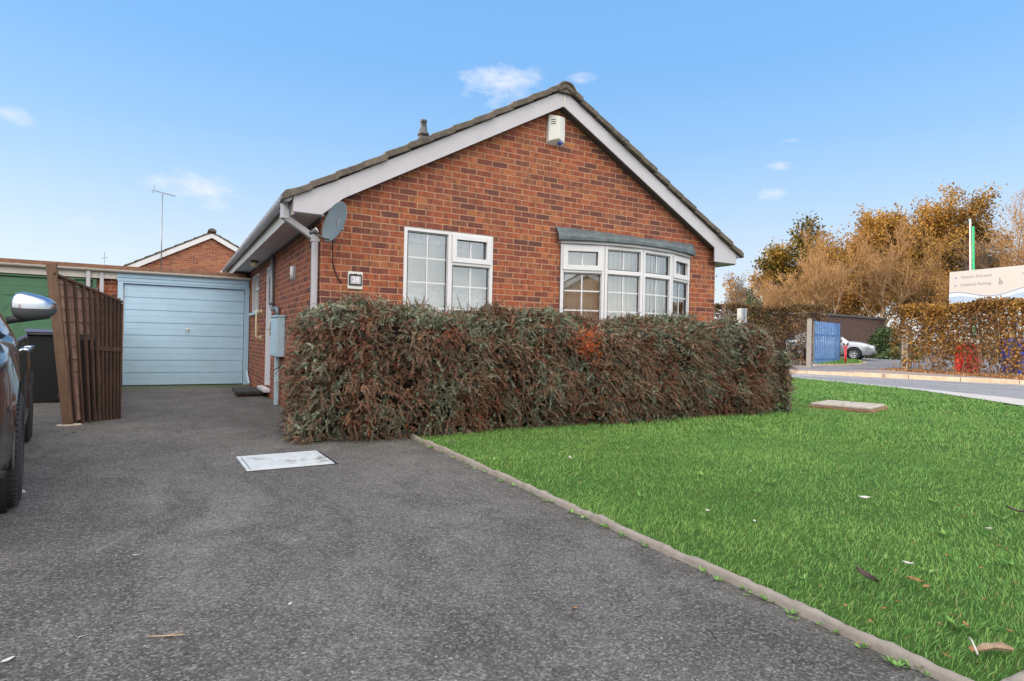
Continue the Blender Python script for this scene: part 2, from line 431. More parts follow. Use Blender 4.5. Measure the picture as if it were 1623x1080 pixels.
MT['pine_green'] = leafmat('green_pine_needles', [(0, (.02, .035, .012)), (.5, (.06, .08, .02)), (1, (.17, .14, .03))], .22,
                     [(0, (.08, .06, .015)), (.5, (.26, .14, .02)), (1, (.42, .24, .04))], .6, .2)
MT['evergreen'] = leafmat('evergreen_leaves', [(0, (.015, .035, .012)), (.6, (.04, .075, .03)), (1, (.12, .15, .08))], .8, None, .4, .15)
MT['twig'] = simple('pale_brown_twigs', (.31, .185, .085), .9, .3, .8)
MT['dead'] = leafmat('fallen_leaf_brown', [(0, (.13, .055, .025)), (.5, (.28, .14, .06)), (1, (.42, .26, .12))], 4, None, .7, .1)
MT['dead_dark'] = simple('dark_wet_leaf', (.05, .025, .018), .5, .3, 20)
MT['litter_white'] = simple('white_scrap', (.48, .46, .42), .7, .1, 10)
MT['bark_chunk'] = simple('bark_chunk', (.26, .18, .12), .9, .4, 30, bump=.6)

# ------------------------------------------------------------------ camera
cam = bpy.data.cameras.new('camera'); co = bpy.data.objects.new('camera', cam); link(co)
yaw = R(29.5); roll = .0206
fw = Vector((math.sin(yaw), math.cos(yaw), 0)); rt = Vector((math.cos(yaw), -math.sin(yaw), 0)); up = Vector((0, 0, 1))
cr_, sr_ = math.cos(roll), math.sin(roll)
cx = rt * cr_ + up * sr_ * 1.0
cy = up * cr_ - rt * sr_
M = Matrix((cx, cy, -fw)).transposed()
co.matrix_world = Matrix.Translation((-1.448, -6.948, 1.05)) @ M.to_4x4()
cam.sensor_width = 36; cam.lens = 955 / 1623 * 36; cam.clip_start = .05; cam.clip_end = 3000
SC.camera = co

# ------------------------------------------------------------------ light
w = bpy.data.worlds.new('World'); SC.world = w; w.use_nodes = True
nt = w.node_tree; nt.nodes.clear()
SUN_EL, SUN_AZ = R(13), math.atan2(-.87, .45)      # azimuth from +Y towards +X
def wn(t_, **k):
    n_ = nt.nodes.new(t_)
    for a, b in k.items(): setattr(n_, a, b)
    return n_
sky = wn('ShaderNodeTexSky', sky_type='NISHITA'); sky.sun_disc = False
sky.sun_elevation = SUN_EL; sky.sun_rotation = SUN_AZ; sky.air_density = 1.0; sky.dust_density = .4; sky.ozone_density = 2.2
bg = wn('ShaderNodeBackground'); bg.inputs[1].default_value = .15
wo = wn('ShaderNodeOutputWorld')
tc = wn('ShaderNodeTexCoord'); sx = wn('ShaderNodeSeparateXYZ'); nt.links.new(tc.outputs['Generated'], sx.inputs[0])
# thin scattered clouds, laid out on the sky sphere
mp = wn('ShaderNodeMapping'); nt.links.new(tc.outputs['Generated'], mp.inputs[0]); mp.inputs['Scale'].default_value = (1, 1, 2.2)
def wramp(src, stops):
    m = wn('ShaderNodeValToRGB'); nt.links.new(src, m.inputs[0])
    while len(m.color_ramp.elements) < len(stops): m.color_ramp.elements.new(.5)
    for e, (p, c) in zip(m.color_ramp.elements, stops): e.position = p; e.color = (*c, 1) if hasattr(c, '__len__') else (c, c, c, 1)
    return m.outputs[0]
def wmath(op, a, b):
    m = wn('ShaderNodeMath', operation=op)
    for i, q in enumerate((a, b)):
        if hasattr(q, 'links'): nt.links.new(q, m.inputs[i])
        else: m.inputs[i].default_value = q
    return m.outputs[0]
cn = wn('ShaderNodeTexNoise'); nt.links.new(mp.outputs[0], cn.inputs['Vector']); cn.inputs['Scale'].default_value = 16; cn.inputs['Detail'].default_value = 8; cn.inputs['Roughness'].default_value = .62
def px_dir(x, y):
    a, b = x - 811.5, 540 - y
    u = a * cr_ - b * sr_; v_ = a * sr_ + b * cr_
    return (fw * 955 + rt * u + up * v_).normalized()
mask = None
for x, y, rad, amp in ((790, 135, .085, 1.0), (310, 300, .075, .95), (15, 182, .035, .62), (1225, 308, .03, .62), (1238, 262, .024, .62), (1258, 222, .026, .62), (920, 128, .03, .62), (130, 352, .035, .7), (745, 128, .04, .6)):
    d = px_dir(x, y)
    dm = wn('ShaderNodeVectorMath', operation='SUBTRACT'); nt.links.new(tc.outputs['Generated'], dm.inputs[0]); dm.inputs[1].default_value = d
    sc_ = wn('ShaderNodeVectorMath', operation='MULTIPLY'); nt.links.new(dm.outputs[0], sc_.inputs[0]); sc_.inputs[1].default_value = (1, 1, 2.3)
    ln = wn('ShaderNodeVectorMath', operation='LENGTH'); nt.links.new(sc_.outputs[0], ln.inputs[0])
    q = wramp(wmath('DIVIDE', ln.outputs['Value'], rad), [(0.0, amp), (1.0, 0.0)])
    mask = q if mask is None else wmath('MAXIMUM', mask, q)
cl = wramp(wmath('ADD', wmath('MULTIPLY', cn.outputs['Fac'], 1.0), wmath('MULTIPLY', mask, .42)), [(.58, 0.0), (1.0, .95)])
cl = wmath('MULTIPLY', cl, wramp(mask, [(0.0, 0.0), (.2, 1.0)]))
hz_unused = None if True else wramp(sx.outputs[2], [(0.0, .75), (.08, .6), (.25, .28), (.5, 0.0)])
grad = wramp(sx.outputs[2], [(0.0, (2.85, 2.92, 3.10)), (.13, (2.25, 2.66, 3.22)), (.22, (1.62, 2.35, 3.3)), (.30, (1.14, 2.05, 3.33)), (.40, (.82, 1.80, 3.33)), (.52, (.72, 1.68, 3.2)), (1.0, (.42, 1.1, 2.6))])
m2 = wn('ShaderNodeMix', data_type='RGBA'); m2.inputs[0].default_value = .86; nt.links.new(sky.outputs[0], m2.inputs[6]); nt.links.new(grad, m2.inputs[7])
m3 = wn('ShaderNodeMix', data_type='RGBA'); nt.links.new(cl, m3.inputs[0]); nt.links.new(m2.outputs[2], m3.inputs[6]); m3.inputs[7].default_value = (3.1, 3.2, 3.5, 1)
# added bright cloud sheet, unseen behind the viewpoint, to brighten the shaded gable
dt = wn('ShaderNodeVectorMath', operation='DOT_PRODUCT'); nt.links.new(tc.outputs['Generated'], dt.inputs[0]); dt.inputs[1].default_value = Vector((-.30, -.86, .42)).normalized()
c2 = wn('ShaderNodeTexNoise'); nt.links.new(mp.outputs[0], c2.inputs['Vector']); c2.inputs['Scale'].default_value = 3.2; c2.inputs['Detail'].default_value = 7
bk = wmath('MULTIPLY', wramp(dt.outputs['Value'], [(.05, 0.0), (.5, 1.0)]), wramp(c2.outputs['Fac'], [(.32, .45), (.55, 1.0)]))
bk = wmath('MULTIPLY', bk, wramp(sx.outputs[2], [(.12, .26), (.42, 1.0)]))
m4 = wn('ShaderNodeMix', data_type='RGBA'); nt.links.new(bk, m4.inputs[0]); nt.links.new(m3.outputs[2], m4.inputs[6]); m4.inputs[7].default_value = (12.8, 12.1, 11.2, 1)
nt.links.new(m4.outputs[2], bg.inputs[0]); nt.links.new(bg.outputs[0], wo.inputs[0])
sl = bpy.data.lights.new('sun', 'SUN'); sl.energy = 3.0; sl.angle = R(.55); sl.color = (1.0, .77, .53)
so = bpy.data.objects.new('sun', sl); link(so)
sd = Vector((.87 * math.cos(SUN_EL), -.45 * math.cos(SUN_EL), -math.sin(SUN_EL) * .98))
so.rotation_euler = sd.to_track_quat('-Z', 'Y').to_euler()
so.location = (-30, 15, 20)
SC.view_settings.view_transform = 'Standard'; SC.view_settings.look = 'None'; SC.view_settings.exposure = 1.0; SC.view_settings.gamma = 1

# ------------------------------------------------------------------ ground
def sheet(name, pts, z, mat, kind='structure'):
    mb = MB(); mb.add([(x, y, z) for x, y in pts], [tuple(range(len(pts)))])
    o = mb.build(name, mat); return tag(o, kind=kind)
sheet('ground', [(-600, -600), (600, -600), (600, 600), (-600, 600)], -.03, MT['earth'])
sheet('driveway', [(-14, -12), (.74, -12), (.74, -.75), (.02, -.35), (.02, 13), (-14, 13)], 0, MT['drive'])
sheet('old_paving', [(-4.9, -1.9), (-2.31, -1.9), (-2.36, -1.2), (-2.37, .2), (-2.42, 1.25), (-2.46, 6.98), (-4.9, 6.98)], .004, MT['drive_old'])
lawn_in = [(17.4, 8.5), (16.8, 6.5), (15.9, 4.4), (15.35, 2.45), (14.85, 1.2), (13.5, -.5), (12.4, -1.9), (11.2, -3.4), (9.6, -5), (8.6, -6.05)]
lawn_poly = [(.75, -6.09), (.78, -.62), (.05, -.3), (.05, .1), (6.4, .1), (6.4, 14), (16.5, 14)] + lawn_in
sheet('lawn_soil', lawn_poly, .008, MT['soil'])
out_edge = [(17.75, 8.5), (17.1, 6.6), (16.2, 4.6), (15.75, 3.0), (15.35, 1.4), (14.5, -.8), (13.7, -2.4), (12.9, -3.9), (11.9, -5.6), (10.9, -7.2)]
sheet('path', [(16.5, 14), *lawn_in, (8.6, -7.2), *reversed(out_edge), (16.9, 14)], .03, MT['strip'])
sheet('front_pavement', [(.74, -12), (.74, -6.15), (8.6, -6.15), (8.6, -7.2), (10.9, -7.2), (10.9, -12)], -.004, MT['pave'])
kf = [(15.6, 25), (18.0, 15.5), (19.95, 9.2), (20.3, 7.9), (20.75, 6.3), (21.15, 4.6), (21.6, 3.2), (22.15, 1.8), (23.4, -1.2), (26, -7), (34, -24)]
sheet('road', [(16.9, 14), *out_edge, (10.9, -24), *reversed(kf), (13.5, 25)], -.012, MT['road'])
cent = []
for (a, b, c_, d_) in ((19.37, 7.26, 18.9, 5.9), (18.75, 5.3, 19.25, 4.1), (19.4, 2.25, 19.75, .55), (20.2, -1, 20.9, -3)):
    pass
line_pts = [((18.75, 7.35), (18.62, 5.75)), ((18.7, 5.15), (18.95, 3.95)), ((19.25, 2.55), (19.75, .4)), ((20.1, -1.2), (20.9, -3.4)), ((18.0, 9.6), (18.5, 8.2))]
for a, b in line_pts:
    a = Vector(a); b = Vector(b); n_ = (b - a).normalized(); n_ = Vector((-n_.y, n_.x)) * .06
    o = sheet('road_marking', [tuple(a - n_), tuple(b - n_), tuple(b + n_), tuple(a + n_)], -.006, MT['line'])
# far pavement and car park entrance
sheet('far_pavement', [*kf, (60, -24), (60, 60), (10, 60)], .10, MT['pave'])
sheet('car_park', [(20.8, 9.9), (21.2, 7.6), (24.4, 8.2), (27.8, 8.4), (36, 8.0), (70, 10), (70, 34), (45, 27), (30, 13.6), (27, 12.2), (24.2, 10.5)], .106, MT['cpark'])
def depth_of(x, y): return (x + 1.448) * fw.x + (y + 6.948) * fw.y
def zc(x, y): return .106 + .295 * max(0, min(1, (depth_of(x, y) - 26.8) / 5.0))
def at_dp(u, d, z=None):
    p = Vector((-1.448, -6.948, 0)) + fw * d + rt * u; return Vector((p.x, p.y, zc(p.x, p.y) if z is None else z))
mb = MB(); dr_ = [26.8, 28, 29.2, 30.4, 31.8, 36, 50, 95]; ur_ = [0, .2, .4, .6, .8, 1.0]
vs = [at_dp(d * .496 + (44 - d * .496) * k if d > 30 else d * .496 + (d * 1.05 - d * .496) * k, d) for d in dr_ for k in ur_]
nu_ = len(ur_)
mb.add([tuple(v + Vector((0, 0, .003))) for v in vs], [(i * nu_ + j, i * nu_ + j + 1, (i + 1) * nu_ + j + 1, (i + 1) * nu_ + j) for i in range(len(dr_) - 1) for j in range(nu_ - 1)])
tag(mb.build('car_park', MT['cpark']), kind='structure')
gv = [(27, 12.1), (30, 13.4), (33.5, 14.2), (36.5, 15.2), (40, 17.0), (45, 22), (40, 24), (30, 16)]
gv = [tuple(at_dp((x_ - 811) / 955 * d, d)[:2]) for x_, d in ((1290, 27.9), (1333, 28.3), (1362, 28.9), (1372, 29.6), (1362, 31.0), (1330, 32.5), (1292, 33))]
mb = MB(); cgx = sum(p_[0] for p_ in gv) / 7; cgy = sum(p_[1] for p_ in gv) / 7
mb.add([(x_, y_, zc(x_, y_) + .03) for x_, y_ in gv] + [(cgx, cgy, zc(cgx, cgy) + .05)], [(i, (i + 1) % 7, 7) for i in range(7)])
tag(mb.build('verge', MT['soil']), kind='structure')
# far kerb stones
mb = MB()
for i in range(len(kf) - 1):
    a = Vector((*kf[i], 0)); b = Vector((*kf[i + 1], 0))
    L_ = (b - a).length; n = max(1, int(L_ / .92)); d = (b - a) / n
    for k in range(n):
        p = a + d * k; q = a + d * (k + 1) - d.normalized() * .012
        drop = 7.0 < p.y < 10.3
        zt = .098 if drop else .125
        zt2 = zt + random.uniform(-.006, .006)
        mb.beam((p.x, p.y, zt2 - .12), (q.x, q.y, zt2 - .12 + random.uniform(-.004, .004)), .15, .24)
o = mb.build('kerb', MT['kerb_far'], bevel=.01); tag(o, kind='structure')
mb = MB()
for i in range(len(gv[:5]) - 1):
    mb.beam((*gv[i], zc(*gv[i]) + .02), (*gv[i + 1], zc(*gv[i + 1]) + .02), .10, .10)
tag(mb.build('verge_kerb', MT['kerb_far'], bevel=.01), kind='structure')

# lawn edging kerb, slightly wandering
def edging(name, a, b, n, wv):
    mb = MB(); vs = []; fs = []
    a = Vector(a); b = Vector(b); d = (b - a); s_ = Vector((-d.y, d.x, 0)).normalized()
    rng = random.Random(3)
    prof = [(-.034, -.03), (-.032, .018), (-.02, .032), (.012, .034), (.028, .024), (.034, -.03)]
    for i in range(n + 1):
        t_ = i / n; p = a + d * t_
        off = .012 * mnoise.noise(Vector((t_ * 9, wv, 0))) + .006 * mnoise.noise(Vector((t_ * 60, wv, 3)))
        hz_ = .010 * mnoise.noise(Vector((t_ * 26, wv, 7))) + .006 * mnoise.noise(Vector((t_ * 90, wv, 1)))
        wd = .82 + .15 * mnoise.noise(Vector((t_ * 45, wv, 5)))
        for x, z in prof:
            q = p + s_ * (x * wd + off + .004 * rng.uniform(-1, 1)); vs.append((q.x, q.y, z + (hz_ if z > 0 else 0) + .002 * rng.uniform(-1, 1)))
    m_ = len(prof)
    for i in range(n):
        for k in range(m_ - 1): fs.append((i * m_ + k, i * m_ + k + 1, (i + 1) * m_ + k + 1, (i + 1) * m_ + k))
    mb.add(vs, fs, True)
    return tag(mb.build(name, MT['kerb']), kind='structure')
edging('lawn_edging', (.72, -6.08, 0), (.80, -.86, 0), 220, 1.3)
edging('front_edging', (8.6, -6.10, 0), (.78, -6.10, 0), 220, 5.1)

# ------------------------------------------------------------------ lawn grass
def in_poly(P, poly):
    x, y = P[:, 0], P[:, 1]; ins = np.zeros(len(P), bool); n = len(poly)
    for i in range(n):
        x1, y1 = poly[i]; x2, y2 = poly[(i + 1) % n]
        c = ((y1 > y) != (y2 > y)) & (x < (x2 - x1) * (y - y1) / (y2 - y1 + 1e-12) + x1)
        ins ^= c
    return ins
def vnoise(P, s, seed=0):
    r = np.random.default_rng(seed); k = r.normal(size=(6, 2)) * s; ph = r.uniform(0, 6.28, 6)
    return sum(np.sin(P[:, :2] @ k[i] + ph[i]) for i in range(6)) / 6
def grass(name, box, dens, hgt, wid, seed, poly=lawn_poly, dist=None, z=.0):
    r = np.random.default_rng(seed)
    x0, x1, y0, y1 = box; n = int((x1 - x0) * (y1 - y0) * dens)
    P = np.column_stack([r.uniform(x0, x1, n), r.uniform(y0, y1, n)])
    P = P[in_poly(P, poly)]
    if dist:
        D = np.hypot(P[:, 0] + 1.45, P[:, 1] + 6.95); P = P[(D >= dist[0]) & (D < dist[1])]
    # bare patch under the hedge
    P = P[~((P[:, 1] > -.55) & (P[:, 0] < 6.9) & (P[:, 1] < .1))]
    n = len(P)
    clump = vnoise(P, 2.2, 5) * .35 + vnoise(P, 7, 6) * .3
    h = hgt * (1 + clump) * r.uniform(.5, 1.35, n)
    a = r.uniform(0, 6.283, n); lean = r.uniform(.1, .9, n) * h
    wa = vnoise(P, 1.3, 9) * 3
    dx = np.cos(a) * lean + np.cos(wa) * h * .25; dy = np.sin(a) * lean + np.sin(wa) * h * .25
    b = a + r.uniform(1.0, 2.1, n); w_ = wid * r.uniform(.6, 1.3, n)
    sx_ = np.cos(b) * w_ / 2; sy_ = np.sin(b) * w_ / 2
    V = np.empty((n, 6, 3))
    for j, (t_, k, lt) in enumerate(((0, 1, 0), (.55, .85, .35))):
        for q, sg in enumerate((-1, 1)):
            V[:, j * 2 + q, 0] = P[:, 0] + dx * lt + sg * sx_ * k; V[:, j * 2 + q, 1] = P[:, 1] + dy * lt + sg * sy_ * k
            V[:, j * 2 + q, 2] = z + h * t_
    V[:, 4, 0] = P[:, 0] + dx + sx_ * .15; V[:, 4, 1] = P[:, 1] + dy + sy_ * .15; V[:, 4, 2] = z + h * .93
    V[:, 5] = V[:, 4]; V[:, 5, 0] -= sx_ * .3; V[:, 5, 1] -= sy_ * .3
    i0 = (np.arange(n) * 6)[:, None]
    F = np.concatenate([i0 + np.array([0, 1, 3, 2]), i0 + np.array([2, 3, 4, 5])])
    return V.reshape(-1, 3), F
parts_ = [grass('g', (.76, 6, -6.09, -.2), 8000, .029, .004, 1, dist=(0, 4.2)),
          grass('g', (.78, 9, -6.05, .1), 4000, .030, .005, 2, dist=(4.2, 7.5)),
          grass('g', (.78, 14, -6.05, 3), 1500, .040, .009, 3, dist=(7.5, 12)),
          grass('g', (.78, 18, -6.05, 14), 520, .050, .018, 4, dist=(12, 24))]
VV = []; FF = []; b_ = 0
for V, F in parts_: VV.append(V); FF.append(F + b_); b_ += len(V)
o = mesh_np('grass', np.concatenate(VV), np.concatenate(FF), MT['grass']); tag(o, 'short green mown grass of the front lawn', 'grass', kind='stuff')
V, F = grass('g', (22, 46, 4, 26), 300, .08, .03, 8, poly=gv, z=0)
V[:, 2] += np.repeat(.02 + .106 + .295 * np.clip(((V[::6, 0] + 1.448) * fw.x + (V[::6, 1] + 6.948) * fw.y - 26.8) / 5.0, 0, 1), 6)
tag(mesh_np('verge_grass', V, F, MT['grass']), 'small green grass verge beside the car park entrance', 'grass', kind='stuff')

# small weeds along the edging
def rosette(c, n, r_, rng):
    a = rng.uniform(0, 6.28, n); d = np.column_stack([np.cos(a), np.sin(a), rng.uniform(.25, .9, n)]); d = norm(d)
    s_ = np.column_stack([-np.sin(a), np.cos(a), np.zeros(n)])
    return leaf_quads(np.repeat(np.array([c]), n, 0) + d * .004, d, s_, r_ * rng.uniform(.6, 1.2, n), r_ * .4)
r_ = np.random.default_rng(21); VV = []; FF = []; b_ = 0
for k in range(26):
    x = r_.uniform(.9, 3.6); y = -6.0 + r_.uniform(0, 1.0) ** 1.5 * 4.5
    V, F = rosette((x, y, .018), r_.integers(6, 12), r_.uniform(.03, .06), r_); VV.append(V); FF.append(F + b_); b_ += len(V)
for k in range(70):
    y = r_.uniform(-6, -.9); x = .735 - abs(r_.normal(0, .035)) - .02 + (y + 6.08) * .0153 - .012
    V, F = rosette((x, y, .003), r_.integers(4, 10), r_.uniform(.012, .035), r_); VV.append(V); FF.append(F + b_); b_ += len(V)
tag(mesh_np('weeds', np.concatenate(VV), np.concatenate(FF), MT['grass']), 'tiny weeds growing in the crack along the lawn edging', 'weeds', kind='stuff')

# ------------------------------------------------------------------ wall with holes
def wall_mb(mb, axis, pos, inward, u0, u1, topf, holes, z0=0, brk=(), reveal=.1):
    """wall face on plane; holes = (u0,u1,z0,z1); axis 'y': plane Y=pos,u=X ; axis 'x': plane X=pos,u=Y"""
    P = (lambda u, d, z: (u, pos + inward * d, z)) if axis == 'y' else (lambda u, d, z: (pos + inward * d, u, z))
    xs = sorted(set([u0, u1, *brk] + [h[0] for h in holes] + [h[1] for h in holes]))
    for a, b in zip(xs[:-1], xs[1:]):
        hs = sorted([h for h in holes if h[0] <= a + 1e-6 and h[1] >= b - 1e-6], key=lambda h: h[2])
        z = z0
        for h in hs:
            mb.add([P(a, 0, z), P(b, 0, z), P(b, 0, h[2]), P(a, 0, h[2])], [(0, 1, 2, 3)]); z = h[3]
        mb.add([P(a, 0, z), P(b, 0, z), P(b, 0, topf(b)), P(a, 0, topf(a))], [(0, 1, 2, 3)])
    for a, b, c, d in holes:
        q = reveal
        mb.add([P(a, 0, c), P(a, q, c), P(a, q, d), P(a, 0, d), P(b, 0, c), P(b, q, c), P(b, q, d), P(b, 0, d)],
               [(0, 1, 2, 3), (4, 7, 6, 5), (0, 4, 5, 1), (3, 2, 6, 7)])

def text_part(name, body, size, mat, parent, M_, ext=.001, align='CENTER'):
    c = bpy.data.curves.new(name, 'FONT'); c.body = body; c.size = size; c.extrude = ext; c.align_x = align; c.align_y = 'CENTER'
    o = bpy.data.objects.new(name, c); COL.objects.link(o)
    dg = bpy.context.evaluated_depsgraph_get()
    me = bpy.data.meshes.new_from_object(o.evaluated_get(dg)); bpy.data.objects.remove(o)
    me.materials.clear(); me.materials.append(mat)
    o = bpy.data.objects.new(name, me); link(o, parent); o.matrix_local = M_
    return o

# ------------------------------------------------------------------ the bungalow
APX, SL = 3.14, .5577
def roof_z(x): return 4.40 - abs(x - APX) * .556
HX1, HY1 = 6.265, 13.0
house = empty('brick_bungalow', (0, 0, 0))
tag(house, 'red brick bungalow with white bargeboards and a bow window on its gable end', 'house')
HOLE_W = (.965, 2.18, 1.125, 2.40); HOLE_B = (3.22, 5.66, 1.05, 2.43)
mb = MB()
wall_mb(mb, 'y', 0, 1, 0, HX1, lambda x: roof_z(x) - .06, [HOLE_W, HOLE_B], brk=(APX,))
DOOR = (3.78, 4.62, .16, 2.26); SWIN = (5.49, 6.66, 1.50, 2.26)
wall_mb(mb, 'x', 0, 1, 0, HY1, lambda y: 2.44, [DOOR, SWIN])
mb.add([(HX1, 0, 0), (HX1, HY1, 0), (HX1, HY1, 2.44), (HX1, 0, 2.44)], [(0, 1, 2, 3)])
mb.add([(0, HY1, 0), (HX1, HY1, 0), (HX1, HY1, 2.5), (APX, HY1, 4.3), (0, HY1, 2.5)], [(0, 4, 3, 2, 1)])
mb.build('wall', MT['brick'], house)

# roof: lapped tile courses
mb = MB(); N = 13
RY0, RY1 = -.17, HY1 + .15
for sgn in (-1, 1):
    xe = APX + sgn * 3.56
    L_ = 3.56 / N
    for i in range(N):
        xa = xe - sgn * L_ * i; xb = xe - sgn * (L_ * (i + 1) + .05)
        za = 2.53 + SL * L_ * i - (.0 if i else -.015) ; zb = 2.53 + SL * (L_ * (i + 1) + .05)
        if i == 0: za += .02
        ny = 42
        for k in range(2 if False else 1):
            pts = [(xa, za), (xa, za + .038), (xb, zb + .006), (xb, zb - .02)]
            mb.prism(pts, 'y', RY0 + .01 * ((i * 7) % 3 - 1) * .6, RY1)
roof = mb.build('roof', MT['tile'], house)
# verge tile edge ends (individual lapped tiles seen along the verge)
mb = MB(); rg = random.Random(5)
for sgn in (-1, 1):
    xe = APX + sgn * 3.585; n = 13; L_ = 3.585 / n
    for i in range(n):
        xa = xe - sgn * L_ * i; xb = xe - sgn * (L_ * (i + 1) + .03)
        za = 2.515 + SL * L_ * i; zb = 2.515 + SL * (L_ * (i + 1) + .03)
        j = rg.uniform(-.006, .006)
        mb.prism([(xa, za - .022 + j), (xa, za + .055 + j), (xb, zb + .035 + j), (xb, zb - .042 + j)], 'y', RY0 - .03 + rg.uniform(-.012, .012), RY0 + .2)
mb.build('verge_tiles', MT['tile'], roof, bevel=.006)
mb = MB()
for k in range(30):
    y0 = RY0 - .05 + k * .445; 
    if y0 > RY1: break
    prof = [(.155 * math.cos(t_), .135 * math.sin(t_)) for t_ in np.linspace(0, math.pi, 11)]
    inn = [(.13 * math.cos(t_), .11 * math.sin(t_)) for t_ in np.linspace(math.pi, 0, 11)]
    mb.prism([(APX + a, 4.425 + b + (.006 if k % 2 else 0)) for a, b in prof + inn], 'y', y0, y0 + .44)
mb.box(APX - .12, APX + .12, RY0 - .02, RY0 + .3, 4.41, 4.49)
mb.build('ridge', MT['tile'], roof, bevel=.004)

# bargeboards
bb = .225
left = [(-.33, 2.39), (-.03, 2.39), (.04, 2.45), (.20, 2.60), (APX, 4.245), (APX, 4.465), (.10, 2.775), (-.33, 2.555)]
mb = MB(); mb.prism(left, 'y', -.14, -.118)
mb.build('bargeboard', MT['white'], house, bevel=.002)
right = [(6.60, 2.38), (6.10, 2.38), (6.10, 2.60), (APX, 4.245), (APX, 4.465), (6.16, 2.785), (6.60, 2.545)]
mb = MB(); mb.prism(right, 'y', -.14, -.118)
mb.build('bargeboard', MT['white'], house, bevel=.002)
# thin cover strips at the joints of the boards
for q in ((APX - .012, APX + .012, -.1445, -.1405, 4.235, 4.455), (.255, .262, -.1445, -.1405, 2.64, 2.84), (6.075, 6.085, -.1445, -.1405, 2.62, 2.81)):
    mb = MB(); mb.box(*q); mb.build('joint_strip', MT['cream'], house)
# verge soffit under the overhang
mb = MB()
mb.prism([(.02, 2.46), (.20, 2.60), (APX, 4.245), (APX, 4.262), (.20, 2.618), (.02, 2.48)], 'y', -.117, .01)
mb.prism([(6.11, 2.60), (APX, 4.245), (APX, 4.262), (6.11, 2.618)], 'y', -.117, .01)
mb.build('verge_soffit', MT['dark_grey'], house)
# eaves: soffit, fascia
mb = MB(); mb.box(-.315, -.001, -.117, HY1, 2.385, 2.397); mb.box(HX1 + .001, 6.59, -.117, HY1, 2.375, 2.387)
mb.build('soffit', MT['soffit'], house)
mb = MB(); mb.box(-.333, -.316, -.117, HY1, 2.365, 2.555)
mb.build('fascia', MT['cream'], house, bevel=.002)
mb = MB(); mb.box(6.591, 6.608, -.117, HY1, 2.365, 2.545)
mb.build('fascia', MT['white'], house, bevel=.002)
# dark trim under soffit at the wall head
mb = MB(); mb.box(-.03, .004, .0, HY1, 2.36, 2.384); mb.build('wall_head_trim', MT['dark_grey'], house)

def gutter(parent, x, sgn, y0, y1, z, mat, n_br=12):
    """half round gutter along Y"""
    mb = MB(); prof = [(math.cos(t_) * .056, math.sin(t_) * .056) for t_ in np.linspace(math.pi, 2 * math.pi, 9)]
    inn = [(a * .92, b * .92) for a, b in reversed(prof)]
    mb.prism([(x + a, z + b) for a, b in prof + inn], 'y', y0, y1)
    mb.prism([(x + a, z + b) for a, b in prof], 'y', y0 - .004, y0)
    g = mb.build('gutter', mat, parent)
    for k in range(n_br):
        mb = MB()
        y = y0 + .25 + (y1 - y0 - .3) * k / (n_br - 1)
        pr = [(a * 1.12, b * 1.12) for a, b in prof]
        mb.prism([(x + a, z + b + .006) for a, b in pr + [(q[0] * .9, q[1] * .9) for q in reversed(pr)]], 'y', y, y + .05)
        mb.build('gutter_bracket', mat, g)
    return g
gutter(house, -.392, -1, -.13, HY1, 2.55, MT['white'], 14)
gutter(house, 6.665, 1, -.13, HY1, 2.535, MT['white'], 14)
# downpipe with swan neck at the front corner
mb = MB()
mb.tube([(-.392, .03, 2.52), (-.392, .03, 2.36)], .045, 12)
mb.beam((-.392, .03, 2.43), (-.392, .03, 2.33), .085, .085, up=(0, 1, 0))
mb.beam((-.40, .03, 2.36), (-.055, .10, 2.16), .068, .068)
mb.beam((-.05, .10, 2.19), (-.05, .10, .05), .066, .066, up=(0, 1, 0))
dp = mb.build('downpipe', MT['white'], house, bevel=.008)
for z in (2.12, 1.3, .4):
    mb = MB(); mb.box(-.098, -.002, .062, .138, z, z + .04); mb.build('pipe_clip', MT['white'], dp, bevel=.004)
# grey soil pipe between door and meter box
mb = MB(); mb.tube([(-.045, 3.42, 2.36), (-.045, 3.42, 1.56), (-.045, 3.40, 1.50), (-.045, 3.34, 1.47), (-.045, 2.86, 1.47), (-.045, 2.79, 1.45), (-.045, 2.76, 1.36)], .034, 12)
mb.tube([(-.045, 3.42, 1.62), (-.045, 3.42, 1.54)], .042, 12); mb.tube([(-.045, 3.1, 1.47), (-.045, 3.0, 1.47)], .042, 12)
mb.build('soil_pipe', MT['grey_metal'], house)
# flue
fl = MB(); M_ = Matrix.Translation((2.13, 2.5, 4.0))
fl.lathe([(.055, -.3), (.052, .34), (.085, .345), (.085, .38), (.06, .385), (.06, .41), (.095, .415), (.095, .45), (.07, .47), (.045, .63), (.055, .635), (.055, .67), (0, .67)], M_, 20)
fl.build('flue', MT['dark_grey'], house)

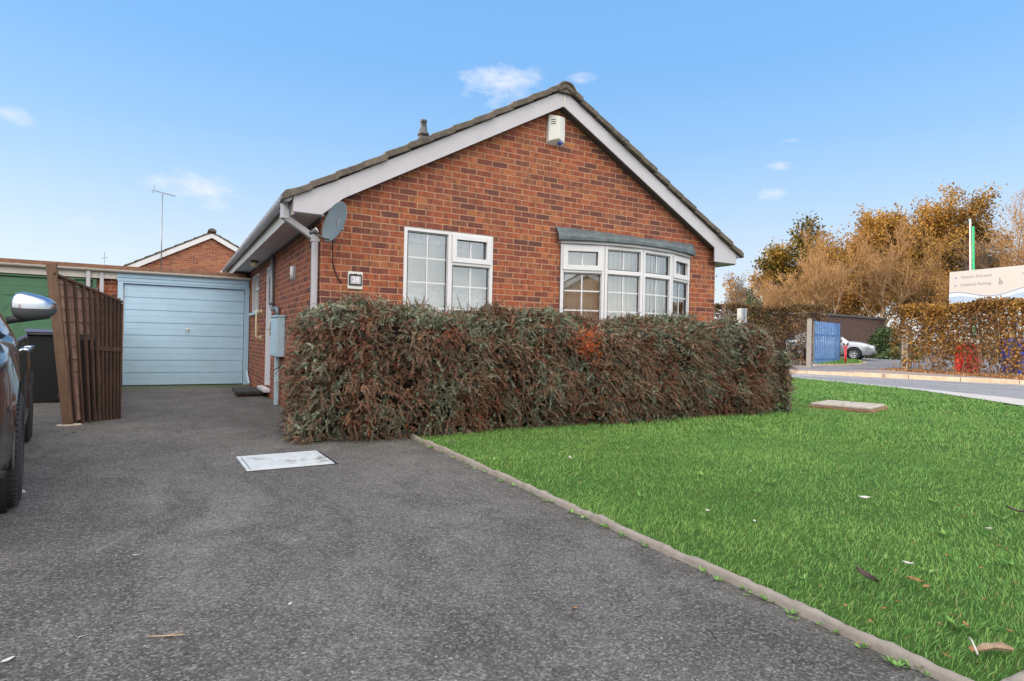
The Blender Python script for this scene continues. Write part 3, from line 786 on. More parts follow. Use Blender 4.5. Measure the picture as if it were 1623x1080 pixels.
# windows -----------------------------------------------------------------
def pbox(mb, M_, x0, x1, y0, y1, z0, z1): mb.box(x0, x1, y0, y1, z0, z1, M_)
def light(fr, br, gl, M_, x0, x1, z0, z1, vb=1, hb=(), fw_=.05, dep=.03, opener=False):
    """one casement light in the local frame of M_ (x along, y outwards negative)"""
    f = fw_
    for a, b, c, d in ((x0, x0 + f, z0, z1), (x1 - f, x1, z0, z1), (x0 + f, x1 - f, z0, z0 + f), (x0 + f, x1 - f, z1 - f, z1)):
        pbox(fr, M_, a, b, -dep, .03, c, d)
    gx0, gx1, gz0, gz1 = x0 + f, x1 - f, z0 + f, z1 - f
    bw = .009
    # black gasket line round the pane
    for k in range(1, vb + 1):
        x = gx0 + (gx1 - gx0) * k / (vb + 1); pbox(br, M_, x - bw, x + bw, .002, .010, gz0, gz1)
    for z in hb: pbox(br, M_, gx0, gx1, .0045, .0075, z - bw, z + bw)
    q = [M_ @ Vector(v) for v in ((gx0, .012, gz0), (gx1, .012, gz0), (gx1, .012, gz1), (gx0, .012, gz1))]
    gl.add(q, [(0, 1, 2, 3)])

def gasket(mb, M_, x0, x1, z0, z1, t_=.006):
    for a, b, c, d in ((x0, x0 + t_, z0, z1), (x1 - t_, x1, z0, z1), (x0 + t_, x1 - t_, z0, z0 + t_), (x0 + t_, x1 - t_, z1 - t_, z1)):
        pbox(mb, M_, a, b, -.004, .0115, c, d)

MF = Matrix.Translation((0, .035, 0))
x0, x1, z0, z1 = HOLE_W; x0 += .002; x1 -= .002
fr, br, gl, gk = MB(), MB(), MB(), MB()
for a, b, c, d in ((x0, x0 + .045, z0, z1), (x1 - .045, x1, z0, z1), (x0 + .045, x1 - .045, z0, z0 + .05), (x0 + .045, x1 - .045, z1 - .045, z1)): pbox(fr, MF, a, b, -.028, .045, c, d)
xm = 1.575; pbox(fr, MF, xm - .03, xm + .03, -.028, .045, z0 + .05, z1 - .045)
pbox(fr, MF, xm + .03, x1 - .045, -.028, .045, 1.985, 2.035)
light(fr, br, gl, MF, x0 + .045, xm - .03, z0 + .05, z1 - .045, 1, (2.04, 1.74, 1.43), .012, -.0)
gasket(gk, MF, x0 + .057, xm - .042, z0 + .062, z1 - .057)
light(fr, br, gl, MF, xm + .02, x1 - .035, 2.02, z1 - .03, 1, (), .062, .045)
gasket(gk, MF, xm + .082, x1 - .097, 2.082, z1 - .092)
light(fr, br, gl, MF, xm + .03, x1 - .045, z0 + .05, 1.985, 1, (1.72, 1.43), .012, -.0)
gasket(gk, MF, xm + .042, x1 - .057, z0 + .062, 1.973)
win = fr.build('window', MT['white_clean'], house, bevel=.003)
tag(win, 'white four-light front window left of the bow window')
br.build('glazing_bar', MT['white_clean'], win); gl.build('pane', MT['glass'], win); gk.build('gasket', MT['black_plastic'], win)
mb = MB(); mb.box(x0 - .02, x1 + .02, .22, .235, 1.05, 2.45); mb.build('blind', MT['curtain'], win)
mb = MB(); mb.box(x0 + .03, x1 - .03, .18, .205, 2.24, 2.42); mb.build('pelmet', MT['net'], win)
mb = MB()
n = 60; vs = []; 
for i in range(n + 1):
    x = x0 + (x1 - x0) * i / n; y = .17 + .012 * math.sin(i * 1.3) + .006 * math.sin(i * 2.9)
    vs += [(x, y, 1.1), (x, y, 1.70 + .02 * math.sin(i * .5))]
mb.add(vs, [(2 * i, 2 * i + 2, 2 * i + 3, 2 * i + 1) for i in range(n)], True); mb.build('net_curtain', MT['net'], win)
mb = MB(); mb.tube([(1.33, .1, 2.3), (1.30, .1, 1.95), (1.29, .1, 1.6), (1.27, .1, 1.5)], .009, 6); mb.build('cord', MT['dark_grey'], win)
# dark inside behind everything
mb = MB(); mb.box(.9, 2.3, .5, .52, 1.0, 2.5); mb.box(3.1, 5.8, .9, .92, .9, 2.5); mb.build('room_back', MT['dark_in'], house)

# bow window: four flat facets on a shallow arc
bow = empty('bow_window', parent=house)
bx0, bx1 = 3.225, 5.655; ch = bx1 - bx0; sag = .30; RR = (ch * ch / 4 + sag * sag) / (2 * sag); cxb = (bx0 + bx1) / 2; cyb = -sag + RR
half = math.asin(ch / 2 / RR)
pts = [Vector((cxb + RR * math.sin(-half + 2 * half * i / 4), cyb - RR * math.cos(-half + 2 * half * i / 4), 0)) for i in range(5)]
fr, br, gl, gk = MB(), MB(), MB(), MB()
bz0, bz1 = 1.08, 2.405; TR = 2.035
for i in range(4):
    a, b = pts[i], pts[i + 1]; d = b - a; ang = math.atan2(d.y, d.x); L_ = d.length
    M_ = Matrix.Translation(a) @ Matrix.Rotation(ang, 4, 'Z')
    for q in ((0.001, .042, bz0, bz1), (L_ - .042, L_ - .001, bz0, bz1), (.042, L_ - .042, bz0, bz0 + .05), (.042, L_ - .042, bz1 - .05, bz1), (.042, L_ - .042, TR - .025, TR + .025)):
        pbox(fr, M_, q[0], q[1], -.03, .03, q[2], q[3])
    if i in (0, 3):
        light(fr, br, gl, M_, .03, L_ - .03, TR + .01, bz1 - .03, 1, (), .07, .048); gasket(gk, M_, .1, L_ - .1, TR + .08, bz1 - .10)
    else:
        light(fr, br, gl, M_, .042, L_ - .042, TR + .025, bz1 - .05, 1, (), .014, .0); gasket(gk, M_, .056, L_ - .056, TR + .039, bz1 - .064)
    light(fr, br, gl, M_, .042, L_ - .042, bz0 + .05, TR - .025, 1, (1.76, 1.49, 1.25), .014, .0); gasket(gk, M_, .056, L_ - .056, bz0 + .064, TR - .039)
f_ = fr.build('frame', MT['white_clean'], bow, bevel=.003)
br.build('glazing_bar', MT['white_clean'], f_); gl.build('pane', MT['glass'], bow); gk.build('gasket', MT['black_plastic'], f_)
# head board following the arc, canopy of lead
def arc(r_, n=24, ext=1.0, shrink=0):
    h_ = half * ext
    return [(cxb + r_ * math.sin(-h_ + 2 * h_ * i / n), cyb - r_ * math.cos(-h_ + 2 * h_ * i / n)) for i in range(n + 1)]
mb = MB(); A_ = arc(RR + .055, 28, 1.0); mb.prism([(bx0 - .03, -.002)] + [(max(bx0 - .03, min(bx1 + .03, x)), min(y, -.004)) for x, y in A_] + [(bx1 + .03, -.002)], 'z', 2.406, 2.446)
mb.build('head_board', MT['white'], bow, bevel=.004)
vs = []; fs = []; n = 56; rows = 9
A0 = arc(RR + .085, n)
for j in range(rows):
    s_ = j / (rows - 1)
    for i in range(n + 1):
        xo, yo = A0[i]; xo = cxb + (xo - cxb) * 1.035; yo = min(yo, -.03)
        xw, yw = cxb + (xo - cxb), -.004
        if s_ < .25: k = 0; z = 2.448 + .07 * (s_ / .25); x = xo; y = yo - .004
        else:
            k = (s_ - .25) / .75; x = xo + (xw - xo) * k; y = yo + (yw - yo) * k; z = 2.518 + .125 * k
        z += .006 * mnoise.noise(Vector((x * 6, y * 9, j))) + .012 * mnoise.noise(Vector((x * 2, 3, j * .5)))
        y += .008 * mnoise.noise(Vector((x * 5, 7, j)))
        vs.append((x, y, z))
for j in range(rows - 1):
    for i in range(n): fs.append((j * (n + 1) + i, j * (n + 1) + i + 1, (j + 1) * (n + 1) + i + 1, (j + 1) * (n + 1) + i))
mb = MB(); mb.add(vs, fs, True)
mb.prism([(cxb + (bx0 - cxb) * 1.035, -.004)] + [(cxb + (x - cxb) * 1.035, min(y, -.03)) for x, y in A0] + [(cxb + (bx1 - cxb) * 1.035, -.004)], 'z', 2.447, 2.452)
for xs in (cxb - .02,):
    mb.box(xs, xs + .02, -.385, -.37, 2.45, 2.53)
mb.build('lead_canopy', MT['lead'], bow)
# dwarf wall under the bow, mostly behind the hedge
mb = MB(); mb.prism([(bx0, -.001)] + [(x, min(y, -.002)) for x, y in arc(RR - .01, 8)] + [(bx1, -.001)], 'z', 0, 1.03); mb.build('bow_base', MT['brick'], bow)
mb = MB(); mb.prism([(bx0 - .03, -.001)] + [(x, min(y, -.003)) for x, y in arc(RR + .07, 16)] + [(bx1 + .03, -.001)], 'z', 1.031, 1.079); mb.build('sill', MT['white_clean'], bow)
# vertical blinds
mb = MB(); rg = random.Random(8)
Ab = arc(RR - .14, 30, .97)
for i in range(30):
    a, b = Vector((*Ab[i], 0)), Vector((*Ab[i + 1], 0)); d = (b - a)
    c_ = (a + b) / 2; dd = d.normalized() * .043; rot_ = Matrix.Rotation(R(12 + rg.uniform(-6, 6)), 3, 'Z'); dd = rot_ @ dd
    top = 2.35
    mb.add([(c_.x - dd.x, c_.y - dd.y, 1.1), (c_.x + dd.x, c_.y + dd.y, 1.1), (c_.x + dd.x, c_.y + dd.y, top), (c_.x - dd.x, c_.y - dd.y, top)], [(0, 1, 2, 3)])
mb.build('vertical_blinds', MT['curtain'], bow)

# side door (recessed), side window
dr = empty('front_door', parent=house)
y0, y1, z0, z1 = DOOR
mb = MB()
for a, b, c, d in ((y0, y0 + .06, z0, z1), (y1 - .06, y1, z0, z1), (y0 + .06, y1 - .06, z1 - .06, z1)): mb.box(.02, .09, a, b, c, d)
mb.build('door_frame', MT['white_clean'], dr, bevel=.004)
mb = MB(); mb.box(.05, .09, y0 + .06, y1 - .06, z0 + .02, z1 - .06)
for c, d in ((.3, .85), (1.05, 1.5)): mb.box(.042, .05, y0 + .17, y1 - .17, c, d)
leaf = mb.build('door_leaf', MT['white_clean'], dr, bevel=.006)
mb = MB(); mb.box(.038, .049, y0 + .17, y1 - .17, 1.62, 2.08); mb.build('door_pane', MT['carglass'], leaf)
mb = MB(); mb.box(-.005, .05, y0 + .075, y0 + .11, 1.05, 1.27); mb.tube([(-.0, y0 + .09, 1.15), (-.03, y0 + .09, 1.15), (-.03, y0 + .2, 1.15)], .01, 8); mb.build('handle', MT['bronze'], leaf)
mb = MB(); mb.box(-.10, .09, y0 - .02, y1 + .02, .10, .158); mb.build('threshold', MT['white_clean'], dr, bevel=.01)
y0, y1, z0, z1 = SWIN
mb = MB()
for a, b, c, d in ((y0, y0 + .05, z0, z1), (y1 - .05, y1, z0, z1), (y0 + .05, y1 - .05, z0, z0 + .05), (y0 + .05, y1 - .05, z1 - .05, z1), (6.05, 6.11, z0 + .05, z1 - .05), (y0 + .05, 6.05, 1.93, 1.98)): mb.box(.01, .07, a, b, c, d)
sw = mb.build('window', MT['white_clean'], house, bevel=.004)
tag(sw, 'small white side window between the front door and the garage')
mb = MB(); mb.box(.035, .04, y0 + .05, y1 - .05, z0 + .05, z1 - .05); mb.build('pane', MT['carglass'], sw)
mb = MB(); mb.box(-.06, .01, y0 - .03, y1 + .02, z0 - .05, z0 - .001); mb.build('sill', MT['meter_blue'], sw, bevel=.006)

# ------------------------------------------------------------------ things fixed to the bungalow
# satellite dish
dish = empty('satellite_dish', (.07, -.30, 2.30)); tag(dish, 'small grey satellite dish on the front corner of the brick bungalow', 'satellite dish')
nrm = Vector((-.90, -.34, .27)).normalized(); Q = nrm.to_track_quat('Z', 'Y').to_matrix().to_4x4()
mb = MB(); S_ = Matrix.Diagonal((.92, 1.05, 1, 1))
prof = [(r_, -.045 + .045 * (r_ / .22) ** 2) for r_ in np.linspace(0.001, .22, 10)]
mb.lathe(prof + [(.226, .002), (.222, -.006)] + [(r_, z - .008) for r_, z in reversed(prof)], Q @ S_, 40)
mb.build('reflector', MT['dish'], dish)
mb = MB(); mb.tube([(.02, .02, -.21), (-.10, -.02, -.20), (-.215, -.03, -.155)], .011, 8)
arm = mb.build('arm', MT['dark_grey'], dish)
mb = MB(); d_ = Vector((.22, .03, .13)).normalized(); Ml = Matrix.Translation((-.235, -.03, -.145)) @ d_.to_track_quat('Z', 'Y').to_matrix().to_4x4()
mb.lathe([(0, -.03), (.018, -.03), (.018, 0), (.028, .01), (.03, .045), (.0, .05)], Ml, 16); mb.build('receiver', MT['dark_grey'], arm)
mb = MB(); mb.lathe([(.03, .045), (.03, .055), (0, .06)], Ml, 16); mb.build('receiver_cap', MT['alarm'], arm)
mb = MB(); mb.box(.03, .10, -.02, .06, -.09, .03); mb.tube([(.06, .05, -.02), (.06, .20, -.02), (.02, .29, -.02)], .02, 10); mb.box(-.03, .07, .285, .297, -.12, .1)
mb.build('bracket', MT['grey_metal'], dish, bevel=.003)
mb = MB(); mb.tube([(-.02, -.03, -.22), (0.02, .15, -.30), (.06, .29, -.42), (.10, .293, -.55), (.16, .293, -.64)], .006, 6); mb.build('cable', MT['black_plastic'], dish)
# alarm box
ab = empty('alarm_box', (3.09, 0, 3.94)); tag(ab, 'white burglar alarm box with a blue lens under the roof apex', 'alarm box')
mb = MB(); hx = .135
fr_ = [(-hx, -.001, -.20), (hx, -.001, -.20), (hx, -.001, .20), (-hx, -.001, .20), (-.0, -.11, -.13), (hx * .95, -.06, -.16), (hx * .95, -.06, .19), (-.0, -.11, .175), (-hx * .98, -.05, -.17), (-hx * .98, -.05, .19)]
mb.add(fr_, [(8, 4, 7, 9), (4, 5, 6, 7), (0, 8, 9, 3), (5, 1, 2, 6), (3, 9, 7, 6, 2), (0, 1, 5, 4, 8)])
mb.build('casing', MT['alarm'], ab, bevel=.008)
mb = MB(); mb.lathe([(.03, 0), (.03, .015), (.02, .032), (0, .038)], Matrix.Translation((.05, -.055, -.165)) @ Matrix.Rotation(R(160), 4, 'X'), 16); mb.build('strobe_lens', MT['blue_lens'], ab)
mb = MB()
for k in range(3):
    z = .12 - k * .028; mb.beam((-.105, -.063, z), (-.045, -.093, z + .004), .006, .008)
mb.build('vent_slots', MT['dark_grey'], ab)
# number plaque
pq = empty('number_plaque', (.385, 0, 1.715)); tag(pq, 'small house number plaque reading 28 on the brick gable beside the corner', 'number plaque')
mb = MB(); mb.box(-.085, .085, -.02, -.001, -.11, .09); mb.build('backing', MT['alarm'], pq, bevel=.004)
mb = MB(); mb.box(-.075, .075, -.032, -.0205, -.07, .05)
mb.prism([(-.075, .05), (-.055, .065), (-.03, .052), (0, .07), (.03, .052), (.055, .065), (.075, .05)], 'y', -.032, -.0205); mb.build('frame', MT['black_plastic'], pq, bevel=.003)
mb = MB(); mb.box(-.058, .058, -.037, -.0325, -.052, .038); mb.build('face', simple('plaque_grey', (.40, .40, .42), .4, .05), pq)
text_part('number', '28', .085, MT['plate_white'], pq, Matrix.Translation((0, -.0375, -.006)) @ Matrix.Rotation(R(90), 4, 'X'))
# meter box on the side wall
mt_ = empty('meter_box', (0, 2.62, 1.04)); tag(mt_, 'pale blue meter box on the side wall beside the front door', 'meter box')
mb = MB(); mb.box(-.12, -.001, -.28, .28, -.30, .28); mb.build('cabinet', MT['meter_blue'], mt_, bevel=.012)
mb = MB(); mb.prism([(-.29, .281), (.29, .281), (.29, .31), (-.29, .31)], 'x', -.135, -.001); mb.build('lid', MT['meter_blue'], mt_, bevel=.008)
mb = MB(); mb.box(-.127, -.121, -.25, .25, -.27, .25); mb.build('door', MT['meter_blue'], mt_, bevel=.003)
mb = MB(); mb.beam((-.06, .05, -.30), (-.06, .05, -1.03), .06, .06, up=(0, 1, 0)); mb.build('pipe_cover', MT['meter_blue'], mt_, bevel=.01)
# wall light / bell
mb = MB(); mb.lathe([(0, -.045), (.03, -.045), (.034, 0), (.03, .045), (0, .05)], Matrix.Translation((-.035, 1.61, 1.90)) @ Matrix.Diagonal((1, 1.2, 2.0, 1)), 20)
bl = empty('wall_sensor', (0, 0, 0)); tag(bl, 'small white oval sensor on the side wall above the meter box', 'sensor')
mb.build('cover', MT['white_clean'], bl); mb = MB(); mb.box(-.012, -.001, 1.57, 1.65, 1.8, 2.0); mb.build('base', MT['white'], bl, bevel=.003)
# porch light
pl_ = empty('porch_light', (-.17, 4.75, 2.383)); tag(pl_, 'round cream porch light under the soffit near the door', 'light fitting')
mb = MB(); mb.lathe([(0, -.001), (.07, -.001), (.07, -.03), (0, -.03)], None, 24); mb.build('base', MT['dark_grey'], pl_)
mb = MB(); mb.lathe([(.066, -.03), (.07, -.06), (.055, -.10), (.0, -.12)], None, 24); mb.build('shade', MT['yellowed'], pl_)
# grab rail
gr = empty('grab_rail', (0, 5.05, 1.25)); tag(gr, 'cream grab rail on the brick wall left of the front door', 'grab rail')
mb = MB(); mb.tube([(-.001, 0, .24), (-.07, 0, .24), (-.085, 0, .22), (-.085, 0, -.22), (-.07, 0, -.24), (-.001, 0, -.24)], .019, 10); mb.build('rail', MT['yellowed'], gr)
mb = MB(); M_ = Matrix.Rotation(R(90), 4, 'Y')
for z in (.24, -.24): mb = MB(); mb.lathe([(.045, -.012), (.04, 0), (.0, .001)], Matrix.Translation((-.001, 0, z)) @ Matrix.Rotation(R(-90), 4, 'Y') @ Matrix.Translation((0, 0, .012)), 16); mb.build('flange', MT['yellowed'], gr)
# rubber step block
st = empty('door_step', (-.22, 4.55, 0)); tag(st, 'low black step slab on the driveway below the front door', 'step')
mb = MB(); mb.box(-.26, .18, -.42, .42, .045, .10); mb.build('top', simple('step_black', (.03, .03, .03), .7, .3, 10, bump=.3), st, bevel=.008)
for y in (-.36, .28): mb = MB(); mb.box(-.22, .16, y, y + .08, .0, .044); mb.build('bearer', MT['wood_post'], st)
mb = MB(); mb.beam((-.06, 6.83, .30), (-.045, 6.45, .05), .035, .035); o = mb.build('waste_pipe', MT['meter_blue'], house, bevel=.005)

# ------------------------------------------------------------------ garages
GY = 7.03
gar = empty('garage_block', (0, 0, 0)); tag(gar, 'flat roofed brick garage block with one pale blue and one green door', 'garage')
mb = MB()
wall_mb(mb, 'y', GY + .02, 1, -7.4, -.002, lambda x: 2.2, [(-2.37, -.004, -.05, 2.14), (-4.95, -2.70, -.05, 2.14)], reveal=.2)
mb.add([(-7.4, GY, 0), (-7.4, GY + 5.5, 0), (-7.4, GY + 5.5, 2.2), (-7.4, GY, 2.2)], [(0, 1, 2, 3)])
mb.build('wall', MT['brick'], gar)
mb = MB(); mb.box(-7.5, -.02, GY - .10, GY + 5.6, 2.24, 2.31); mb.build('roof', MT['felt'], gar)
mb = MB(); mb.box(-7.5, -.10, GY - .135, GY - .101, 2.25, 2.335); mb.build('roof_edge', MT['felt_edge'], gar, bevel=.005)
mb = MB(); mb.box(-7.5, -2.38, GY - .06, GY + .01, 2.08, 2.24); mb.build('fascia', MT['cream'], gar, bevel=.004)
mb = MB(); mb.box(-2.379, -.02, GY - .06, GY + .01, 2.05, 2.24); mb.box(-2.379, -.02, GY - .075, GY - .061, 2.12, 2.235); mb.build('fascia', MT['blue_frame'], gar, bevel=.004)
mb = MB(); pr = [(math.cos(t_) * .05, math.sin(t_) * .05) for t_ in np.linspace(math.pi, 2 * math.pi, 9)]
mb.prism([(GY - .12 + a, 2.255 + b) for a, b in pr + [(q[0] * .9, q[1] * .9) for q in reversed(pr)]], 'x', -7.5, .01)
gg = mb.build('gutter', MT['cream'], gar)
for x in (-3.9, -2.9, -1.75, -1.0, -.3):
    mb = MB(); mb.prism([(GY - .12 + a * 1.13, 2.26 + b * 1.13) for a, b in pr], 'x', x, x + .05); mb.build('gutter_bracket', MT['cream'], gg)
mb = MB(); mb.beam((-2.62, GY - .06, 2.2), (-2.62, GY - .06, .05), .065, .065, up=(0, 1, 0)); mb.build('downpipe', MT['white'], gar, bevel=.008)
mb = MB(); mb.beam((-2.83, GY - .10, 2.2), (-2.83, GY - .10, 1.86), .065, .065, up=(0, 1, 0)); mb.build('downpipe', MT['white'], gar, bevel=.008)
# blue door
def garage_door(x0, x1, zt, y, mat, n, name_label):
    d = empty('garage_door', parent=gar); tag(d, name_label)
    mb = MB(); ph = (zt - .02) / n
    pts_ = []
    for k in range(n):
        za = .02 + k * ph
        pts_ += [(0.0, za), (0.0, za + ph * .48), (-.0018, za + ph * .5), (-.0018, za + ph - .017), (.02, za + ph - .014), (.02, za + ph)]
    vs = [(x, y + a, z) for a, z in pts_ for x in (x0, x1)]
    fs = [(2 * i, 2 * i + 1, 2 * i + 3, 2 * i + 2) for i in range(len(pts_) - 1)]
    mb.add(vs, fs); mb.box(x0, x1, y + .015, y + .03, .02, zt)
    mb.build('panel', mat, d)
    return d
bd = garage_door(-2.26, -.115, 2.005, GY, MT['blue_paint'], 8, 'pale blue ribbed up and over garage door')
mb = MB(); mb.box(-2.365, -2.272, GY - .05, GY + .03, -.0, 2.05); mb.box(-.103, -.01, GY - .05, GY + .03, .0, 2.05); mb.box(-2.271, -.104, GY - .05, GY + .03, 2.012, 2.05)
mb.build('door_frame', MT['blue_frame'], bd, bevel=.004)
mb = MB(); mb.lathe([(.03, 0), (.03, .012), (.012, .02), (.012, .045), (0, .046)], Matrix.Translation((-1.16, GY - .003, 1.13)) @ Matrix.Rotation(R(90), 4, 'X'), 16); mb.beam((-1.16, GY - .045, 1.16), (-1.16, GY - .045, 1.08), .016, .012, up=(0, 1, 0))
mb.build('handle', MT['alarm'], bd)
gd = garage_door(-4.86, -2.78, 2.03, GY + .01, MT['green_paint'], 6, 'green ribbed garage door partly behind the parked car')
mb = MB(); mb.box(-4.94, -4.87, GY - .03, GY + .05, 0, 2.06); mb.box(-2.77, -2.705, GY - .03, GY + .05, 0, 2.06); mb.box(-4.87, -2.77, GY - .03, GY + .05, 2.036, 2.07)
mb.build('door_frame', MT['green_paint'], gd, bevel=.004)

# ------------------------------------------------------------------ other houses
def gable_house(name, label, M_, hw, eave, apex, length, mat, board=.2):
    e = empty(name); e.matrix_world = M_; tag(e, label, 'house')
    mb = MB(); sl_ = (apex - eave) / hw
    mb.prism([(-hw + .3, 0), (hw - .3, 0), (hw - .3, eave), (0, apex - .12), (-hw + .3, eave)], 'y', 0, length); mb.build('wall', mat, e)
    mb = MB(); n = 12
    for sgn in (-1, 1):
        for i in range(n):
            xa = sgn * hw * (1 - i / n); xb = sgn * (hw * (1 - (i + 1) / n) - .04); za = eave + sl_ * (hw - abs(xa)); zb = eave + sl_ * (hw - abs(xb))
            mb.prism([(xa, za), (xa, za + .06), (xb, zb + .03), (xb, zb - .02)], 'y', -.15, length + .15)
    rf = mb.build('roof', MT['tile'], e)
    mb = MB(); mb.prism([(.16 * math.cos(t_), apex + .02 + .12 * math.sin(t_)) for t_ in np.linspace(0, math.pi, 9)], 'y', -.2, length + .2); mb.build('ridge', MT['tile'], rf)
    for sgn in (-1, 1):
        mb = MB(); mb.prism([(sgn * hw, eave - .03), (0, apex - .03), (0, apex - .03 - board * 1.15), (sgn * (hw - .02), eave - .03 - board * 1.15)], 'y', -.13, -.1); mb.build('bargeboard', MT['white_clean'], e)
    return e
nb = gable_house('brick_house', 'brick bungalow gable with mossy tiles rising behind the blue garage', Matrix.Translation((-.1, 20.0, 0)) @ Matrix.Rotation(R(0), 4, 'Z'), 3.9, 3.0, 5.12, 9, MT['brick_far'], .17)
gable_house('brick_house', 'brick house across the street seen reflected in the bow window', Matrix.Translation((1.45, -24, 0)) @ Matrix.Rotation(R(180), 4, 'Z'), 4.2, 2.5, 4.9, 9, MT['brick_opp'], .24)
gable_house('brick_house', 'unseen brick bungalow added beyond the green garage to shade the driveway', Matrix.Translation((-10.6, .6, 0)), 4.3, 2.7, 5.1, 13, MT['brick'], .24)  # out of view, placed to block the low sun from drive and lawn
# aerials
def aerial(loc, h, label, els=7, ang=0.0, thick=.018):
    a = empty('tv_aerial', loc); tag(a, label, 'aerial')
    mb = MB(); mb.tube([(0, 0, 0), (0, 0, h)], thick, 8); mb.build('mast', MT['grey_metal'], a)
    mb = MB(); c_, s_ = math.cos(ang), math.sin(ang)
    mb.tube([(-.35 * c_, -.35 * s_, h + .03 + .05), (.45 * c_, .45 * s_, h + .0)], .012, 6)
    for k in range(els):
        t_ = -.33 + .75 * k / (els - 1); p = Vector((t_ * c_, t_ * s_, h + .05 - .06 * (t_ + .33)))
        q = Vector((-s_, c_, 0)) * (.16 - .01 * k)
        mb.tube([p - q, p + q], .008, 5)
    p = Vector((-.33 * c_, -.33 * s_, h + .08)); mb.tube([p + Vector((0, 0, -.12)), p, p + Vector((.05, .0, .18))], .01, 5)
    mb.build('antenna', MT['grey_metal'], a)
    return a
aerial((-1.83, 20.0 - .25, 2.9), 3.48, 'tall thin television aerial on a mast in front of the far gable', ang=.35)
st_a = empty('tv_aerial', (-3.82, 22, 3.0)); tag(st_a, 'short thin aerial stub rising just above the garage roof', 'aerial')
mb = MB(); mb.tube([(0, 0, 0), (0, 0, 1.25)], .012, 6); mb.build('mast', MT['grey_metal'], st_a)
mb = MB(); mb.tube([(-.10, 0, .98), (.10, .03, 1.04)], .010, 5); mb.build('antenna', MT['grey_metal'], st_a)

# ------------------------------------------------------------------ fence
fen = empty('wooden_fence', (-2.42, 1.36, 0)); tag(fen, 'leaning brown wooden fence between the parked car and the driveway', 'fence')
mb = MB(); mb.beam((-.03 + .02, -.02, 0), (-.20, .05, 1.80), .095, .095, up=(0, 1, 0)); mb.build('post', MT['wood_post'], fen, bevel=.004)
mb = MB(); mb.beam((.36, .56, 0), (.30, .60, 1.48), .06, .06, up=(0, 1, 0)); mb.build('post', MT['wood'], fen, bevel=.004)
# return panel: from post (-.03,0) to (.42,.46); top falls from 1.69 to 1.42
A = Vector((-.04, .02, 0)); B = Vector((.43, .46, 0)); n = 11
mb = MB(); mr = MB(); rg = random.Random(3)
def fp(t_, z, off=0):
    lean = Vector((-.15 * z / 1.7 * (1 - t_), .0, 0)); p = A.lerp(B, t_) + lean; nn = Vector((.68, -.73, 0)); p = p + nn * off; return Vector((p.x, p.y, z))
ztop = lambda t_: 1.69 - .27 * t_
bk = MB()
for k in range(12):
    z0_ = .04 + k * .14
    for (ta, tb) in ((.0, .30), (.30, .62), (.62, 1.0)):
        if z0_ < .95 and ta == .30: continue
        zz1 = min(z0_ + .15, ztop((ta + tb) / 2)); 
        if zz1 <= z0_: continue
        off = rg.uniform(-.004, .004)
        a1, b1 = fp(ta, z0_, off + .006), fp(tb, z0_, off + .006); a2, b2 = fp(ta, zz1, off - .004), fp(tb, zz1, off - .004)
        th = Vector((-.68, .73, 0)) * .008
        bk.add([a1, b1, b2, a2, a1 + th, b1 + th, b2 + th, a2 + th], [(0, 1, 2, 3), (7, 6, 5, 4), (0, 4, 5, 1), (3, 2, 6, 7), (0, 3, 7, 4), (1, 5, 6, 2)])
bk.build('boards', MT['wood_board'], fen)
for i, t_ in enumerate((.03, .15, .28, .40, .50, .58, .66, .73, .80, .87, .93, .985)):
    mb = MB(); mb.beam(fp(t_, 0, .025), fp(t_, ztop(t_) - .02, .025), .022, .028, up=(.7, -.7, 0)); mb.build('batten', MT['wood'], fen)
mr.beam(fp(0, ztop(0), .012), fp(1, ztop(1), .012), .06, .025); mr.build('top_rail', MT['wood'], fen)
mr = MB(); mr.beam(fp(.55, .86, .03), fp(1, .84, .03), .03, .05); mr.build('middle_rail', MT['wood'], fen)
mb = MB(); mb.beam((.09, .26, 0), (.09, .26, .95), .34, .015, up=(.7, -.7, 0)); mb.build('gap_shade_sheet', MT['core'], fen)  # near-black sheet painting in the shade of the open gap in the panel
# the run behind, back to the garage pier
mb = MB()
for k in range(34):
    y = .58 + k * .15; x = .02 - .10 * k / 34
    mb.box(x - .01, x + .01, y, y + .148, .03, 1.36 + rg.uniform(-.006, .006))
mb.build('panel', MT['wood'], fen)
mb = MB(); mb.lathe([(.0, .0), (.13, .0), (.11, .012), (0, .014)], Matrix.Translation((.0, -.03, .003)) @ Matrix.Diagonal((1, .7, 1, 1)), 12); mb.build('concrete_footing', MT['slab'], fen)

# ------------------------------------------------------------------ wheelie bin
bn = empty('wheelie_bin', (-3.02, 4.25, 0)); tag(bn, 'dark wheelie bin with a slate blue lid in front of the green garage door', 'wheelie bin')
mb = MB()
def frus(mb, a, b, z0, z1):
    vs = [(-a[0], -a[1], z0), (a[0], -a[1], z0), (a[0], a[1], z0), (-a[0], a[1], z0), (-b[0], -b[1], z1), (b[0], -b[1], z1), (b[0], b[1], z1), (-b[0], b[1], z1)]
    mb.add(vs, [(0, 3, 2, 1), (4, 5, 6, 7), (0, 1, 5, 4), (1, 2, 6, 5), (2, 3, 7, 6), (3, 0, 4, 7)])
frus(mb, (.22, .24), (.285, .33), .0, .98); frus(mb, (.30, .345), (.30, .345), .981, 1.02)
mb.build('body', MT['green_bin'], bn, bevel=.02)
mb = MB(); frus(mb, (.31, .36), (.27, .33), 1.021, 1.075); mb.build('lid', MT['blue_lid'], bn, bevel=.02)
